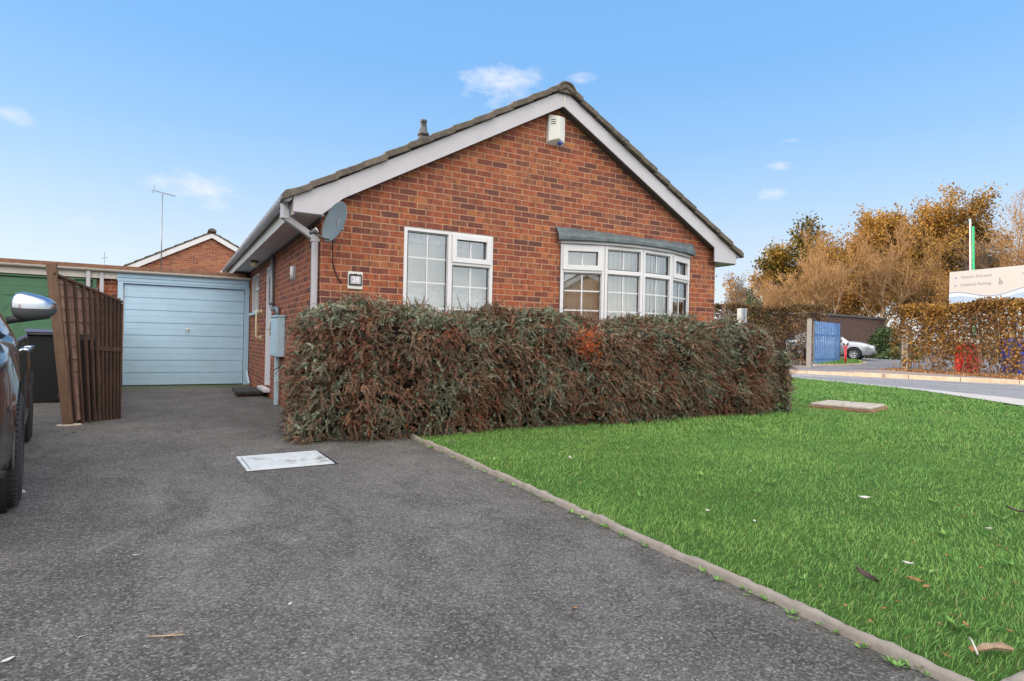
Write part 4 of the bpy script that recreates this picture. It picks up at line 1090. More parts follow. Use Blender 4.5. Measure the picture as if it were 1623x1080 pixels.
for s_ in (-1, 1):
    mb = MB(); mb.lathe([(0, -.025), (.09, -.025), (.10, -.01), (.10, .01), (.09, .025), (0, .025)], Matrix.Translation((s_ * .235, -.245, .1)) @ Matrix.Rotation(R(90), 4, 'X'), 20); wh = mb.build('wheel', MT['rubber'], bn)
    mb = MB(); mb.lathe([(.05, .0), (.045, .01), (0, .012)], Matrix.Translation((s_ * .235, -.271, .1)) @ Matrix.Rotation(R(90), 4, 'X'), 16); mb.build('hub', MT['grey_metal'], wh)
mb = MB(); mb.tube([(-.25, -.37, 1.0), (.25, -.37, 1.0)], .016, 8); mb.build('handle', MT['black_plastic'], bn)

# ------------------------------------------------------------------ cars
def wheel_part(parent, x, y, r_, w_, side, spokes=5):
    """wheel in car space: x along, y lateral"""
    M_ = Matrix.Translation((x, y, r_)) @ Matrix.Rotation(R(-90 * side), 4, 'X')
    wl = empty('wheel', parent=parent); h = w_ / 2
    mb = MB(); mb.lathe([(r_ * .64, -h * .9), (r_ * .66, -h), (r_ * .88, -h * 1.02), (r_ * .965, -h * .86), (r_ * .995, -h * .6), (r_ * .985, -h * .42), (r_, -h * .38), (r_, -h * .05), (r_ * .985, -h * .02), (r_, h * .02), (r_, h * .38), (r_ * .985, h * .42), (r_ * .995, h * .6), (r_ * .965, h * .86), (r_ * .88, h * 1.02), (r_ * .66, h), (r_ * .64, h * .9)], M_, 48)
    for k in range(60):
        a = 2 * math.pi * k / 60
        Mk = M_ @ Matrix.Rotation(a, 4, 'Z')
        mb.box(r_ * .96, r_ * .999, -.0015, .0015, h * .45, h * .9, Mk)
    mb.build('tyre', MT['rubber'], wl)
    mb = MB(); mb.lathe([(r_ * .66, h * .92), (r_ * .60, h * .88), (r_ * .58, h * .3), (r_ * .2, h * .2), (0, h * .2)], M_, 40)
    for k in range(spokes):
        Mk = M_ @ Matrix.Rotation(2 * math.pi * k / spokes, 4, 'Z')
        mb.add([Mk @ Vector(v) for v in ((.02, -.028, h * .75), (r_ * .62, -.05, h * .85), (r_ * .62, .05, h * .85), (.02, .028, h * .75), (.02, -.028, h * .35), (r_ * .62, -.05, h * .35), (r_ * .62, .05, h * .35), (.02, .028, h * .35))],
               [(0, 1, 2, 3), (0, 4, 5, 1), (1, 5, 6, 2), (2, 6, 7, 3)])
    mb.lathe([(.055, h * .3), (.055, h * .8), (0, h * .82)], M_, 20)
    mb.build('rim', MT['alloy'], wl)
    return wl

def make_car(name, label, paint, spec, plate=None):
    """car space: +x = forward, origin at the ground under the front axle centre line; returns empty"""
    car = empty(name); tag(car, label, 'car')
    L0, L1 = spec['front'], spec['rear']          # x of nose (positive), tail (negative)
    hw = spec['hw']; wb = spec['wb']; r_ = spec['r']; belt0 = spec['belt']; top = spec['roof']; nose = spec['nose']; bon = spec['bonnet']
    ws0, ws1 = spec['ws']; rs0, rs1 = spec['rs']   # windscreen base/top x ; rear screen top/base x
    def sm(a, b, x): t_ = max(0, min(1, (x - a) / (b - a))); return t_ * t_ * (3 - 2 * t_)
    def ztop(x):
        if x >= ws0:
            t_ = (x - ws0) / (L0 - ws0); return bon - (bon - nose) * t_ ** 2.2
        if x >= ws1: t_ = (ws0 - x) / (ws0 - ws1); return bon + (top - bon) * math.sin(t_ * math.pi / 2) ** .9
        if x >= rs0: return top - .03 * ((x - (ws1 + rs0) / 2) / ((ws1 - rs0) / 2)) ** 2 + .0
        if x >= rs1: t_ = (rs0 - x) / (rs0 - rs1); return top - .03 - (top - .03 - spec['tail']) * t_ ** 1.3
        return spec['tail'] - .05 * (rs1 - x)
    def halfw(x):
        tf = max(0, (x - (L0 - .75)) / .75); tr_ = max(0, ((L1 + .6) - x) / .6)
        return hw * (1 - .22 * tf ** 2.6) * (1 - .12 * tr_ ** 2.5)
    xs = sorted(set([round(v_, 3) for v_ in np.linspace(L1, L0, 84)]), reverse=True)
    rows_ = 16; grid = []
    for x in xs:
        h_ = halfw(x); zt = ztop(x); be = min(belt0 + .03 * (-x) * .6, zt - .03)
        zb = .24 + .10 * max(0, (x - (L0 - .5)) / .5) ** 2 + .12 * max(0, ((L1 + .4) - x) / .4) ** 2
        cab = max(0, min(1, (zt - be) / .35))
        tum = spec['tum'] * (zt - be)
        sec = [(h_ - .05, zb), (h_ - .015, zb + .06), (h_ - .005, .36), (h_, .5), (h_ - .006, .62), (h_ - .004, .74), (h_ - .022, be - .10 if be - .10 > .76 else .77), (h_ - .045, be - .03), (h_ - .06 - .05 * (1 - cab), be)]
        g0 = h_ - .07 - .05 * (1 - cab)
        for q in (.3, .65, .9): sec.append((g0 - tum * q - .02 * q, be + (zt - be) * q * (1 - .06 * (1 - cab))))
        ge = g0 - tum - .02
        sec += [(ge - .06, zt - .02 * cab - .012), (ge * .66, zt - .004), (ge * .33, zt), (0, zt + .004)]
        grid.append(sec)
    nr = len(grid[0])
    arches = [(0.0, r_ + .055), (-wb, r_ + .055)]
    buckets = {'body': []}
    V = {}; vid = {}
    def vert(i, j, s_):
        x = xs[i]; y, z = grid[i][j]
        for ax, ar in arches:
            if j < 8:
                dx = x - ax; dz = z - r_; dd = math.hypot(dx, dz)
                if dd < ar + .035 and dd > .01:
                    if dd < ar: k = ar / dd; x2, z2 = ax + dx * k, r_ + dz * k; x, z = x2, z2; y = y + .012
                    else: y = y + .012
        return (x, s_ * y, z)
    for i in range(len(xs) - 1):
        xm = (xs[i] + xs[i + 1]) / 2
        for j in range(nr - 1):
            zm = (grid[i][j][1] + grid[i][j + 1][1] + grid[i + 1][j][1] + grid[i + 1][j + 1][1]) / 4
            if j < 8 and any(math.hypot(xm - ax, zm - r_) < ar - .03 for ax, ar in arches): continue
            cabin = ws0 - .12 > xm > rs1 + .05
            bk_ = 'body'
            if 8 <= j <= 10 and cabin and ztop(xm) - belt0 > .14:
                pil = [spec.get('bp', -1.15), rs0 + .28]
                if not any(abs(xm - p) < .06 for p in pil) and xm < ws0 - .28: bk_ = 'side_window'
            if j >= 11 and (ws1 + .02 < xm < ws0 - .03 or rs1 + .03 < xm < rs0 - .03): bk_ = 'windscreen'
            for s_ in (1, -1):
                if bk_ == 'body' or bk_ == 'windscreen': key = bk_ + ('2' if bk_ == 'windscreen' and xm < rs0 else '')
                else: key = bk_ + '%d_%d' % (s_, 0 if xm > spec.get('bp', -1.15) else 1 if xm > rs0 + .28 else 2)
                q = [vert(i, j, s_), vert(i + 1, j, s_), vert(i + 1, j + 1, s_), vert(i, j + 1, s_)]
                if s_ == -1: q.reverse()
                buckets.setdefault(key, []).append(q)
    for i, rev in ((0, False), (len(xs) - 1, True)):
        for j in range(nr - 1):
            a = vert(i, j, 1); b = vert(i, j + 1, 1); c = vert(i, j + 1, -1); d = vert(i, j, -1)
            q = [a, b, c, d];
            if rev: q.reverse()
            buckets['body'].append(q)
    for nm, qs in buckets.items():
        mb = MB(); idx = {}; vs = []; fs = []
        for q in qs:
            f = []
            for p in q:
                k = tuple(round(c, 4) for c in p)
                if k not in idx: idx[k] = len(vs); vs.append(p)
                if idx[k] not in f: f.append(idx[k])
            if len(f) >= 3: fs.append(tuple(f))
        mb.add(vs, fs, True)
        mb.build('body' if nm == 'body' else 'rear_window' if nm == 'windscreen2' else 'windscreen' if nm == 'windscreen' else 'side_window', paint if nm == 'body' else MT['carglass'], car)
    # wheel wells, underside
    mb = MB(); mb.box(L1 + .25, L0 - .3, -hw + .26, hw - .26, .2, .75)
    for ax, ar in arches:
        for s_ in (1, -1):
            mb.lathe([(ar - .002, -.02), (ar - .002, -.30), (0, -.30)], Matrix.Translation((ax, s_ * (hw - .01), r_)) @ Matrix.Rotation(R(-90 * s_), 4, 'X'), 32)
    mb.build('underbody', MT['black_plastic'], car)
    for ax in (0.0, -wb):
        for s_ in (1, -1): wheel_part(car, ax, s_ * (hw - .088), r_, .225, s_)
    # arch trims
    if spec.get('clad'):
        for ax, ar in arches:
            for s_ in (1, -1):
                mb = MB(); mb.tube([(ax + ar * math.cos(a), s_ * (hw - .004), r_ + ar * math.sin(a)) for a in np.linspace(-.2, math.pi + .2, 26)], .007, 6); mb.build('arch_trim', MT['dark_grey'], car)
        for s_ in (1, -1): mb = MB(); mb.beam((-.42, s_ * (hw - .012), .33), (-wb + .42, s_ * (hw - .012), .33), .03, .05); mb.build('sill_trim', MT['chrome'], car, bevel=.01)
    # door lines, handles
    for s_ in (1, -1):
        for xd in spec['doors']:
            mb = MB(); mb.beam((xd, s_ * (hw - .002), .36), (xd - .02, s_ * (hw - .02), belt0 - .05), .004, .008, up=(1, 0, 0)); mb.build('door_gap', MT['black_plastic'], car)
        for xd in spec['handles']:
            mb = MB(); mb.tube([(xd + .09, s_ * (hw - .03), belt0 - .12), (xd + .07, s_ * (hw + .025), belt0 - .12), (xd - .07, s_ * (hw + .025), belt0 - .12), (xd - .09, s_ * (hw - .03), belt0 - .12)], .014, 8); mb.build('handle', MT['chrome'], car)
    # lamps, grille, plate
    for s_ in (1, -1):
        mb = MB(); M_ = Matrix.Translation((L0 - .20, s_ * (hw * .70), nose - .08)) @ Matrix.Rotation(R(-38 * s_), 4, 'Z') @ Matrix.Diagonal((.10, .24, .085, 1))
        mb.lathe([(math.sin(a), -math.cos(a)) for a in np.linspace(.001, math.pi, 10)], M_, 18); mb.build('headlight', MT['headlight'], car)
    mb = MB(); mb.box(L0 - .04, L0 + .012, -.42, .42, .34, .52); mb.box(L0 - .06, L0 + .006, -.40, .40, nose - .15, nose - .07); mb.build('grille', MT['black_plastic'], car, bevel=.02)
    mb = MB(); mb.box(L0 + .013, L0 + .022, -.26, .26, .38, .49); pp = mb.build('number_plate', MT['plate_white'], car, bevel=.003)
    if plate:
        text_part('plate_text', plate, .10, MT['ink'], pp, Matrix.Translation((L0 + .0225, 0, .435)) @ Matrix.Rotation(R(90), 4, 'Z') @ Matrix.Rotation(R(90), 4, 'X'))
    # mirrors
    for s_ in (1, -1):
        mx_, mz = spec['mirror']
        mi = empty('mirror', parent=car)
        up_ = MB(); lo_ = MB()
        nu, nv = 14, 20
        def mp_(u, v_):   # superellipsoid shell: x fwd .07, y out .13, z .085
            su, cu = math.sin(u), math.cos(u); sv, cv = math.sin(v_), math.cos(v_)
            e = lambda t_, p: math.copysign(abs(t_) ** p, t_)
            x = .085 * e(su, .75) * e(cv, .8); y = .125 * e(cu, .62); z = .088 * e(su, .75) * e(sv, .8)
            z *= (1 - .32 * (y / .125) * .9) if z > 0 else (1 - .18 * (y / .125)); 
            if x < 0: x *= .35
            return (mx_ + x - .05 * (y / .125), s_ * (hw + .06 + y), mz + z)
        for mb, va, vb_ in ((up_, -.12, math.pi + .12), (lo_, math.pi + .12, 2 * math.pi - .12)):
            vs = [mp_(math.pi * i / nu, va + (vb_ - va) * j / nv) for i in range(nu + 1) for j in range(nv + 1)]
            mb.add(vs, [(i * (nv + 1) + j, i * (nv + 1) + j + 1, (i + 1) * (nv + 1) + j + 1, (i + 1) * (nv + 1) + j) for i in range(nu) for j in range(nv)], True)
        up_.build('mirror_cap', MT['chrome'] if spec.get('chrome') else paint, mi); lo_.build('mirror_base', MT['dark_grey'], mi)
        mb = MB(); mb.tube([(mx_ + .02, s_ * (hw - .09), mz - .10), (mx_ + .01, s_ * (hw + .06), mz - .07), (mx_, s_ * (hw + .14), mz - .055)], .026, 10); mb.build('mirror_arm', MT['black_plastic'], mi)
    return car

suv = make_car('parked_car', 'dark grey car with chrome door mirror parked at the left edge', MT['car_dark'],
               dict(front=.88, rear=-3.5, hw=.915, wb=2.64, r=.345, belt=1.02, roof=1.58, nose=.80, bonnet=1.03, ws=(-.42, -1.25), rs=(-2.9, -3.35), tail=1.05, tum=.40, bp=-1.45, clad=2, doors=(-.52, -1.52, -2.5), handles=(-1.35, -2.35), mirror=(-.62, 1.215), chrome=True))
# front axle centre so that the right-hand (car's left) front wheel contacts at (-2.33,-2.45); heading slightly off -Y
hd = math.atan2(-1, .14)    # heading direction angle: forward = (cos,sin) ~ -Y
fwd_ = Vector((math.cos(hd), math.sin(hd), 0)); lft = Vector((-fwd_.y, fwd_.x, 0))
pc = Vector((-2.37, -2.33, 0)) - lft * (.915 - .125) * 1.0
suv.location = pc; suv.rotation_euler = (0, 0, hd)

hatch = make_car('parked_car', 'silver car half hidden behind the blue gate in the car park', MT['car_silver'],
                 dict(front=.90, rear=-3.35, hw=.89, wb=2.6, r=.32, belt=.93, roof=1.47, nose=.72, bonnet=.98, ws=(-.30, -1.2), rs=(-2.5, -3.25), tail=1.02, tum=.45, bp=-1.5, doors=(-.5, -1.5, -2.4), handles=(-1.35, -2.25), mirror=(-.65, 1.05)), 'BG58 KWO')
hatch.location = at_dp((1356 - 811) / 955 * 32.3, 32.3, .404); hatch.rotation_euler = (0, 0, math.atan2(-.90, .43))

# ------------------------------------------------------------------ covers in the ground
mh = empty('manhole_cover', (-.60, -1.61, 0)); tag(mh, 'pale metal manhole cover set flush in the driveway', 'manhole cover')
mh.rotation_euler = (0, 0, R(2))
cov = NT('galvanised_cover'); v = cov.coord(); f = cov.noise(v, 5, 7, .7); g = cov.noise(v, 14, 4, .7)
c = cov.ramp(g, [(.3, (.44, .47, .49)), (.7, (.58, .61, .63))])
c = cov.mix(cov.ramp(f, [(.54, 0.0), (.66, .85)]), c, (.16, .13, .09)); cov.col(c); cov.set(Roughness=.6, Metallic=.2); cov.bump(g, .2, .004)
mb = MB(); mb.box(-.30, .30, -.27, .27, -.02, .012); mb.build('plate', cov.m, mh, bevel=.003)
mb = MB()
for a, b, c_, d in ((-.335, -.306, -.31, .31), (.306, .335, -.31, .31), (-.306, .306, -.31, -.276), (-.306, .306, .276, .31)): mb.box(a, b, c_, d, -.02, .010)
mb.build('frame', cov.m, mh, bevel=.002)
mb = MB()
for a, b, c_, d in ((-.306, -.3, -.276, .276), (.3, .306, -.276, .276), (-.3, .3, -.276, -.27), (-.3, .3, .27, .276)): mb.box(a, b, c_, d, -.02, .006)
mb.box(-.35, .35, -.325, -.311, -.02, .0045); mb.box(.336, .36, -.325, .31, -.02, .0045); mb.build('joint', MT['black_plastic'], mh)
sb = empty('inspection_slab', (8.62, -.83, 0)); tag(sb, 'square concrete inspection slab raised above the lawn right of the hedge', 'inspection slab'); sb.rotation_euler = (0, 0, R(16))
mb = MB(); mb.box(-.52, .52, -.50, .50, 0, .05); mb.build('frame', MT['frame_rust'], sb, bevel=.012)
mb = MB(); mb.box(-.47, .47, -.45, .45, .051, .095); mb.build('slab', MT['slab'], sb, bevel=.015)
mb = MB(); mb.box(-.30, -.22, -.02, .02, .0951, .098); mb.box(.22, .30, -.02, .02, .0951, .098); mb.box(-.40, .40, -.36, -.352, .0951, .0965); mb.build('lifting_eye', MT['dark_grey'], sb)

# ------------------------------------------------------------------ fallen leaves and scraps
def fallen(name, label, cat, loc, size, mat, group, seed, curl=.3, asp=.55):
    rg_ = random.Random(seed); vs = []; n = 6
    for i in range(n + 1):
        t_ = i / n; w_ = asp * math.sin(math.pi * min(.97, max(.04, t_ * .92 + .04))) ** .8 * (1 + .18 * rg_.uniform(-1, 1))
        z = curl * (t_ - .5) ** 2 * 1.2
        for s_ in (-1, -.33, .33, 1): vs.append(((t_ - .5) * size, s_ * w_ * size * .5, size * (z + curl * .35 * s_ * s_ * (1 + .3 * rg_.uniform(-1, 1)))))
    fs = [(i * 4 + j, i * 4 + j + 1, (i + 1) * 4 + j + 1, (i + 1) * 4 + j) for i in range(n) for j in range(3)]
    mb = MB(); mb.add(vs, fs, True); o = mb.build(name, mat)
    o.location = loc; o.rotation_euler = (rg_.uniform(-.3, .3), rg_.uniform(-.3, .3), rg_.uniform(0, 6.28))
    tag(o, label, cat, group); return o
LEAVES = [(1468, 930, .05), (1540, 1030, .05), (1500, 1040, .04), (1475, 960, .03), (1340, 960, .03), (1555, 900, .03), (1300, 930, .025), (1448, 860, .025), (1500, 880, .03), (1590, 960, .05), (1360, 1020, .03), (1440, 1010, .035), (1530, 940, .03), (1260, 890, .02), (1604, 690, .03), (1290, 770, .025), (1350, 830, .02), (1480, 760, .02), (1442, 918, .09), (1455, 921, .07), (1425, 955, .05), (1545, 815, .03), (1420, 905, .03), (1560, 950, .04), (1510, 975, .04), (1530, 990, .05), (1400, 965, .04), (1610, 925, .04), (1600, 1000, .04), (1490, 990, .03), (1380, 985, .03), (1520, 800, .03), (1530, 818, .03), (1583, 865, .03), (1596, 870, .035), (1410, 870, .03), (1600, 760, .03), (1560, 720, .03), (1590, 720, .025)]
def gpt(x, y, z=0):
    a, b = x - 811.5, 540 - y; u = a * cr_ - b * sr_; v_ = a * sr_ + b * cr_
    d = fw * 955 + rt * u + up * v_; C0 = Vector((-1.448, -6.948, 1.05)); t_ = (z - 1.05) / d.z
    return C0 + d * t_
def real_size(px, p): return px / 955 * (Vector(p) - Vector((-1.448, -6.948, 1.05))).dot(fw)
for k, (x, y, s_) in enumerate(LEAVES):
    p = gpt(x, y, .045); fallen('fallen_leaf', 'small crisp brown leaf lying in the lawn grass', 'leaf', p, s_ * .62, MT['dead'], 'fallen brown leaves on the lawn', k)
fallen('fallen_leaf', 'long dark curled leaf lying on the lawn by the edging', 'leaf', gpt(1374, 915, .05), .12, MT['dead_dark'], 'dark leaves on the lawn', 50, .25, .3)
fallen('fallen_leaf', 'dark curled leaf at the right edge of the lawn', 'leaf', gpt(1610, 810, .05), .10, MT['dead_dark'], 'dark leaves on the lawn', 51, .25, .3)
for k, (x, y, s_) in enumerate([(1370, 789, .075), (1121, 810, .055), (904, 726, .07), (1555, 774, .05), (716, 701, .09), (1252, 663, .04), (1568, 838, .04), (1440, 893, .05), (1196, 826, .03), (1190, 747, .03)]):
    p = gpt(x, y, .05); fallen('paper_scrap', 'small pale scrap lying on the green lawn', 'scrap', p, s_, MT['litter_white'], 'pale scraps on the lawn', 80 + k, .2, .5)
for k, (x, y, s_) in enumerate([(36, 779, .05), (117, 686, .05), (215, 880, .03), (468, 857, .025), (130, 1009, .03), (12, 1046, .04), (481, 1036, .02), (368, 719, .03), (460, 957, .02), (912, 964, .035)]):
    p = gpt(x, y, .004); fallen('paper_scrap', 'small pale scrap lying on the dark driveway', 'scrap', p, s_, MT['litter_white'] if k != 9 else MT['dead'], 'pale scraps on the driveway', 120 + k, .1, .5)
# twigs on the drive and a broken bark piece at the lawn corner
mb = MB(); p = gpt(262, 1008, .008); mb.tube([p + Vector((-.05, .02, 0)), p, p + Vector((.06, -.03, .004))], .0025, 5); mb.tube([p, p + Vector((.05, .0, .004))], .002, 5)
tag(mb.build('dry_twig', MT['bark_pale']), 'thin forked dry twig lying on the driveway', 'twig')
mb = MB(); p = gpt(1575, 1035, .03); mb.tube([p + Vector((-.07, .03, .01)), p + Vector((-.03, .012, .022)), p + Vector((.0, .008, .018)), p + Vector((.03, -.012, .02)), p + Vector((.06, -.03, .012))], [.005, .013, .010, .015, .006], 6, smooth=False)
tag(mb.build('bark_piece', MT['bark_chunk']), 'pale broken piece of wood at the corner of the lawn', 'wood piece')
mb = MB(); mb.tube([p + Vector((-.11, .0, .02)), p + Vector((-.08, .03, .045)), p + Vector((-.05, .05, .04))], .0035, 6)
tag(mb.build('curled_strip', MT['litter_white']), 'curled pale strip beside the broken wood piece on the lawn', 'scrap')

# ------------------------------------------------------------------ cotoneaster hedge
hedge = empty('cotoneaster_hedge', (0, 0, 0)); tag(hedge, 'wide cotoneaster hedge with drooping sprays in front of the brick gable', 'hedge')
HX0, HX1h = -.30, 7.0
def hedge_prof(x):
    """front y and top z"""
    e0 = max(0, (HX0 + .75 - x) / .75); e1 = max(0, (x - (HX1h - 1.0)) / 1.0)
    yf = -.95 - .06 * math.sin(x * 2.1) - .05 * math.sin(x * 5.3 + 1) + .30 * e0 ** 2 + .35 * e1 ** 2
    zt = 1.325 + .05 * max(0, 1 - x / 1.4) + .03 * math.sin(x * 3.1) + .02 * math.sin(x * 7.7) - .46 * e1 ** 2.1 - .26 * e0 ** 2.2
    return yf, zt
r_ = np.random.default_rng(5)
def surf(n):
    """sample points + outward normals over front, rounded shoulder and top of the hedge"""
    P = []; Nn = []
    while len(P) < n:
        x = r_.uniform(HX0, HX1h); yf, zt = hedge_prof(x); yb = -.06; rr = .30
        Lf = zt - rr; Lc = rr * 1.57; Lt = (yb - yf) - rr; u = r_.uniform(0, Lf + Lc + Lt)
        if u < Lf:
            z = u; y = yf + .16 * max(0, 1 - z / .5) ** 2; nn = (0, -1, .1)
        elif u < Lf + Lc:
            a = (u - Lf) / rr; z = Lf + rr * math.sin(a); y = yf + rr - rr * math.cos(a); nn = (0, -math.cos(a), math.sin(a))
        else: z = zt; y = yf + rr + (u - Lf - Lc); nn = (0, -.1, 1)
        P.append((x, y, z)); Nn.append(nn)
    return np.array(P), np.array(Nn)
P, Nn = surf(9500)
n2 = 900
for xe, sg, m_ in ((HX0, -1, n2), (HX1h, 1, n2)):
    yy = r_.uniform(-.9, -.08, m_); zz = r_.uniform(.03, 1.34 if sg < 0 else .95, m_)
    xx = xe + sg * (.08 * np.sin(np.clip(zz / 1.2, 0, 1) * math.pi) - .08) + (sg < 0) * (-.11 * np.clip(1 - zz / .9, 0, 1) + r_.uniform(0, .25, m_))
    P = np.concatenate([P, np.column_stack([xx, yy, zz])]); Nn = np.concatenate([Nn, np.tile(np.array([[sg, -.3, .1]]), (m_, 1))])
lump = np.array([mnoise.noise(Vector((p_[0] * 2.6, p_[1] * 2.6, p_[2] * 3.4))) for p_ in P])
gn = np.array([mnoise.noise(Vector((p_[0] * 2.2 + 9, p_[1] * 2.2, p_[2] * 2.6))) for p_ in P])
Nn = norm(Nn)
P = P + Nn * (lump * .13 - .01)[:, None] + r_.normal(0, .025, P.shape)
P[:, 2] = np.maximum(P[:, 2], .03)
n0 = len(P)
end = np.clip((P[:, 0] - 3.2) / 3.6, -1, 1)
flow = np.column_stack([end * .5 + .15, -np.full(n0, .30), np.full(n0, -.12)])
Dc = norm(Nn * .55 + flow * .55 + r_.normal(0, .5, (n0, 3)) + np.array([0, 0, .15]))
gcl = r_.random(n0) < np.clip(.30 + 1.0 * gn + .35 * (P[:, 2] > 1.15), .05, .9)
FAN = 4
P = np.repeat(P, FAN, 0); Nn = np.repeat(Nn, FAN, 0); n = len(P)
D0 = norm(np.repeat(Dc, FAN, 0) + r_.normal(0, .42, (n, 3)))
greenm = np.repeat(gcl, FAN) ^ (r_.random(n) < .06)
Ls = r_.uniform(.06, .17, n) * np.where(r_.random(n) < .10, 1.6, 1); Ls[P[:, 2] < .3] *= .8
P = P + D0 * r_.uniform(0, .05, n)[:, None]
P[:, 2] = np.maximum(P[:, 2], .03)
droop = r_.uniform(.1, .8, n)
K = 11
tt = np.linspace(.02, 1, K)
C_ = P[:, None, :] - D0[:, None, :] * .06 + D0[:, None, :] * (tt[None, :, None] * Ls[:, None, None])
C_[:, :, 2] -= droop[:, None] * Ls[:, None] * tt[None, :] ** 2 * .75
C_[:, :, 2] = np.maximum(C_[:, :, 2], .012)
tan = np.gradient(C_, axis=1); tan = norm(tan)
sd_ = norm(np.cross(tan, r_.normal(size=(n, 1, 3)) * .8 + np.array([0, 0, 1.0])))
upn = norm(np.cross(sd_, tan))
wsz = .0170 * (1.15 - .6 * tt)[None, :] * r_.uniform(.7, 1.3, n)[:, None]
VVs = {0: [], 1: []}
for sgn in (-1, 1):
    d = norm(sd_ * sgn + tan * .75 + upn * r_.normal(.15, .25, (n, K, 1)))
    s2 = norm(np.cross(d, upn))
    for gi, msk in ((0, ~greenm), (1, greenm)):
        c_ = C_[msk].reshape(-1, 3); dd = d[msk].reshape(-1, 3); ss = s2[msk].reshape(-1, 3); ww = wsz[msk].reshape(-1)
        V, F = leaf_quads(c_, dd, ss, ww, ww * .62); VVs[gi].append(V)
for gi, nm, mt in ((0, 'foliage', 'coto'), (1, 'green_sprays', 'coto_green')):
    V = np.concatenate(VVs[gi]); F = np.arange(len(V)).reshape(-1, 4); mesh_np(nm, V, F, MT[mt], hedge)
# stems as thin ribbons
idx = [0, 3, 7, 10]
SV = C_[:, idx]; st_w = sd_[:, idx] * .0022
V = np.stack([SV - st_w, SV + st_w], 2).reshape(n, -1, 3); m4 = len(idx)
base = (np.arange(n) * m4 * 2)[:, None]
F = np.concatenate([base + np.array([2 * j, 2 * j + 1, 2 * j + 3, 2 * j + 2]) for j in range(m4 - 1)])
mesh_np('stems', V.reshape(-1, 3), F, MT['stem'], hedge)
# red clusters
bc = []
for k in range(240):
    i = r_.integers(0, n); 
    bc.append(P[i] + r_.normal(0, .04, (14, 3)))
for k in range(60): bc.append(np.array([2.92 + r_.normal(0, .10), -1.10 + r_.normal(0, .05), 1.06 + r_.normal(0, .11)]) + r_.normal(0, .03, (14, 3)))  # dense orange patch imitates a glint of sun on the hedge front
rand_leaves('berries_and_glint', np.concatenate(bc), .016, MT['berry_glint'], hedge, r_)
# dark branching inside
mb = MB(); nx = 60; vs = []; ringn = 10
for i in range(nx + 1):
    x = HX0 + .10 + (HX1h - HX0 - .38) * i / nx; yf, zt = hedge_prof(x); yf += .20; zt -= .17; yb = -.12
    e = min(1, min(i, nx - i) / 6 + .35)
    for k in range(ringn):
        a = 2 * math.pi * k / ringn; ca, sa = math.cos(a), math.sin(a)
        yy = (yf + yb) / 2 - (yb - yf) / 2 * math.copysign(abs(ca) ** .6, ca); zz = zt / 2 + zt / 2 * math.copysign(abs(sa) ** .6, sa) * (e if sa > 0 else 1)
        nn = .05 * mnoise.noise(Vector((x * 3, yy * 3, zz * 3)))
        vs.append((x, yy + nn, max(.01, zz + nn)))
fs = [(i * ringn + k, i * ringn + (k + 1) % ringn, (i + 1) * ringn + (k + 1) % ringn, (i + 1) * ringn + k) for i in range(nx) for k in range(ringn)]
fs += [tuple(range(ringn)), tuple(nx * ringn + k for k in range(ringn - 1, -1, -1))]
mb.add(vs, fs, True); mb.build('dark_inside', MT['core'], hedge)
# arching shoots poking from the top
mb = MB(); rg = random.Random(12)
for k in range(46):
    x = rg.uniform(-.2, 6.7); yf, zt = hedge_prof(x); y = rg.uniform(yf + .15, -.2)
    d = Vector((rg.uniform(-.6, .6), rg.uniform(-.5, .3), 1)) * rg.uniform(.08, .2)
    p = Vector((x, y, zt - .08)); mb.tube([p, p + d, p + d * 1.6 + Vector((d.x, d.y, -.02))], .0022, 4, cap=False)
mb.build('shoots', MT['stem'], hedge)
# leaf mould under the hedge edge on the drive
r_ = np.random.default_rng(77)
c = np.column_stack([r_.uniform(-.45, 1.2, 900), np.zeros(900), np.full(900, .008)]); c[:, 1] = -.55 - np.abs(r_.normal(0, .22, 900)) + (c[:, 0] < .1) * .15
o = rand_leaves('leaf_mould', c, .014, MT['dead'], None, r_); tag(o, 'fine brown leaf mould along the foot of the hedge', 'leaf litter', kind='stuff')

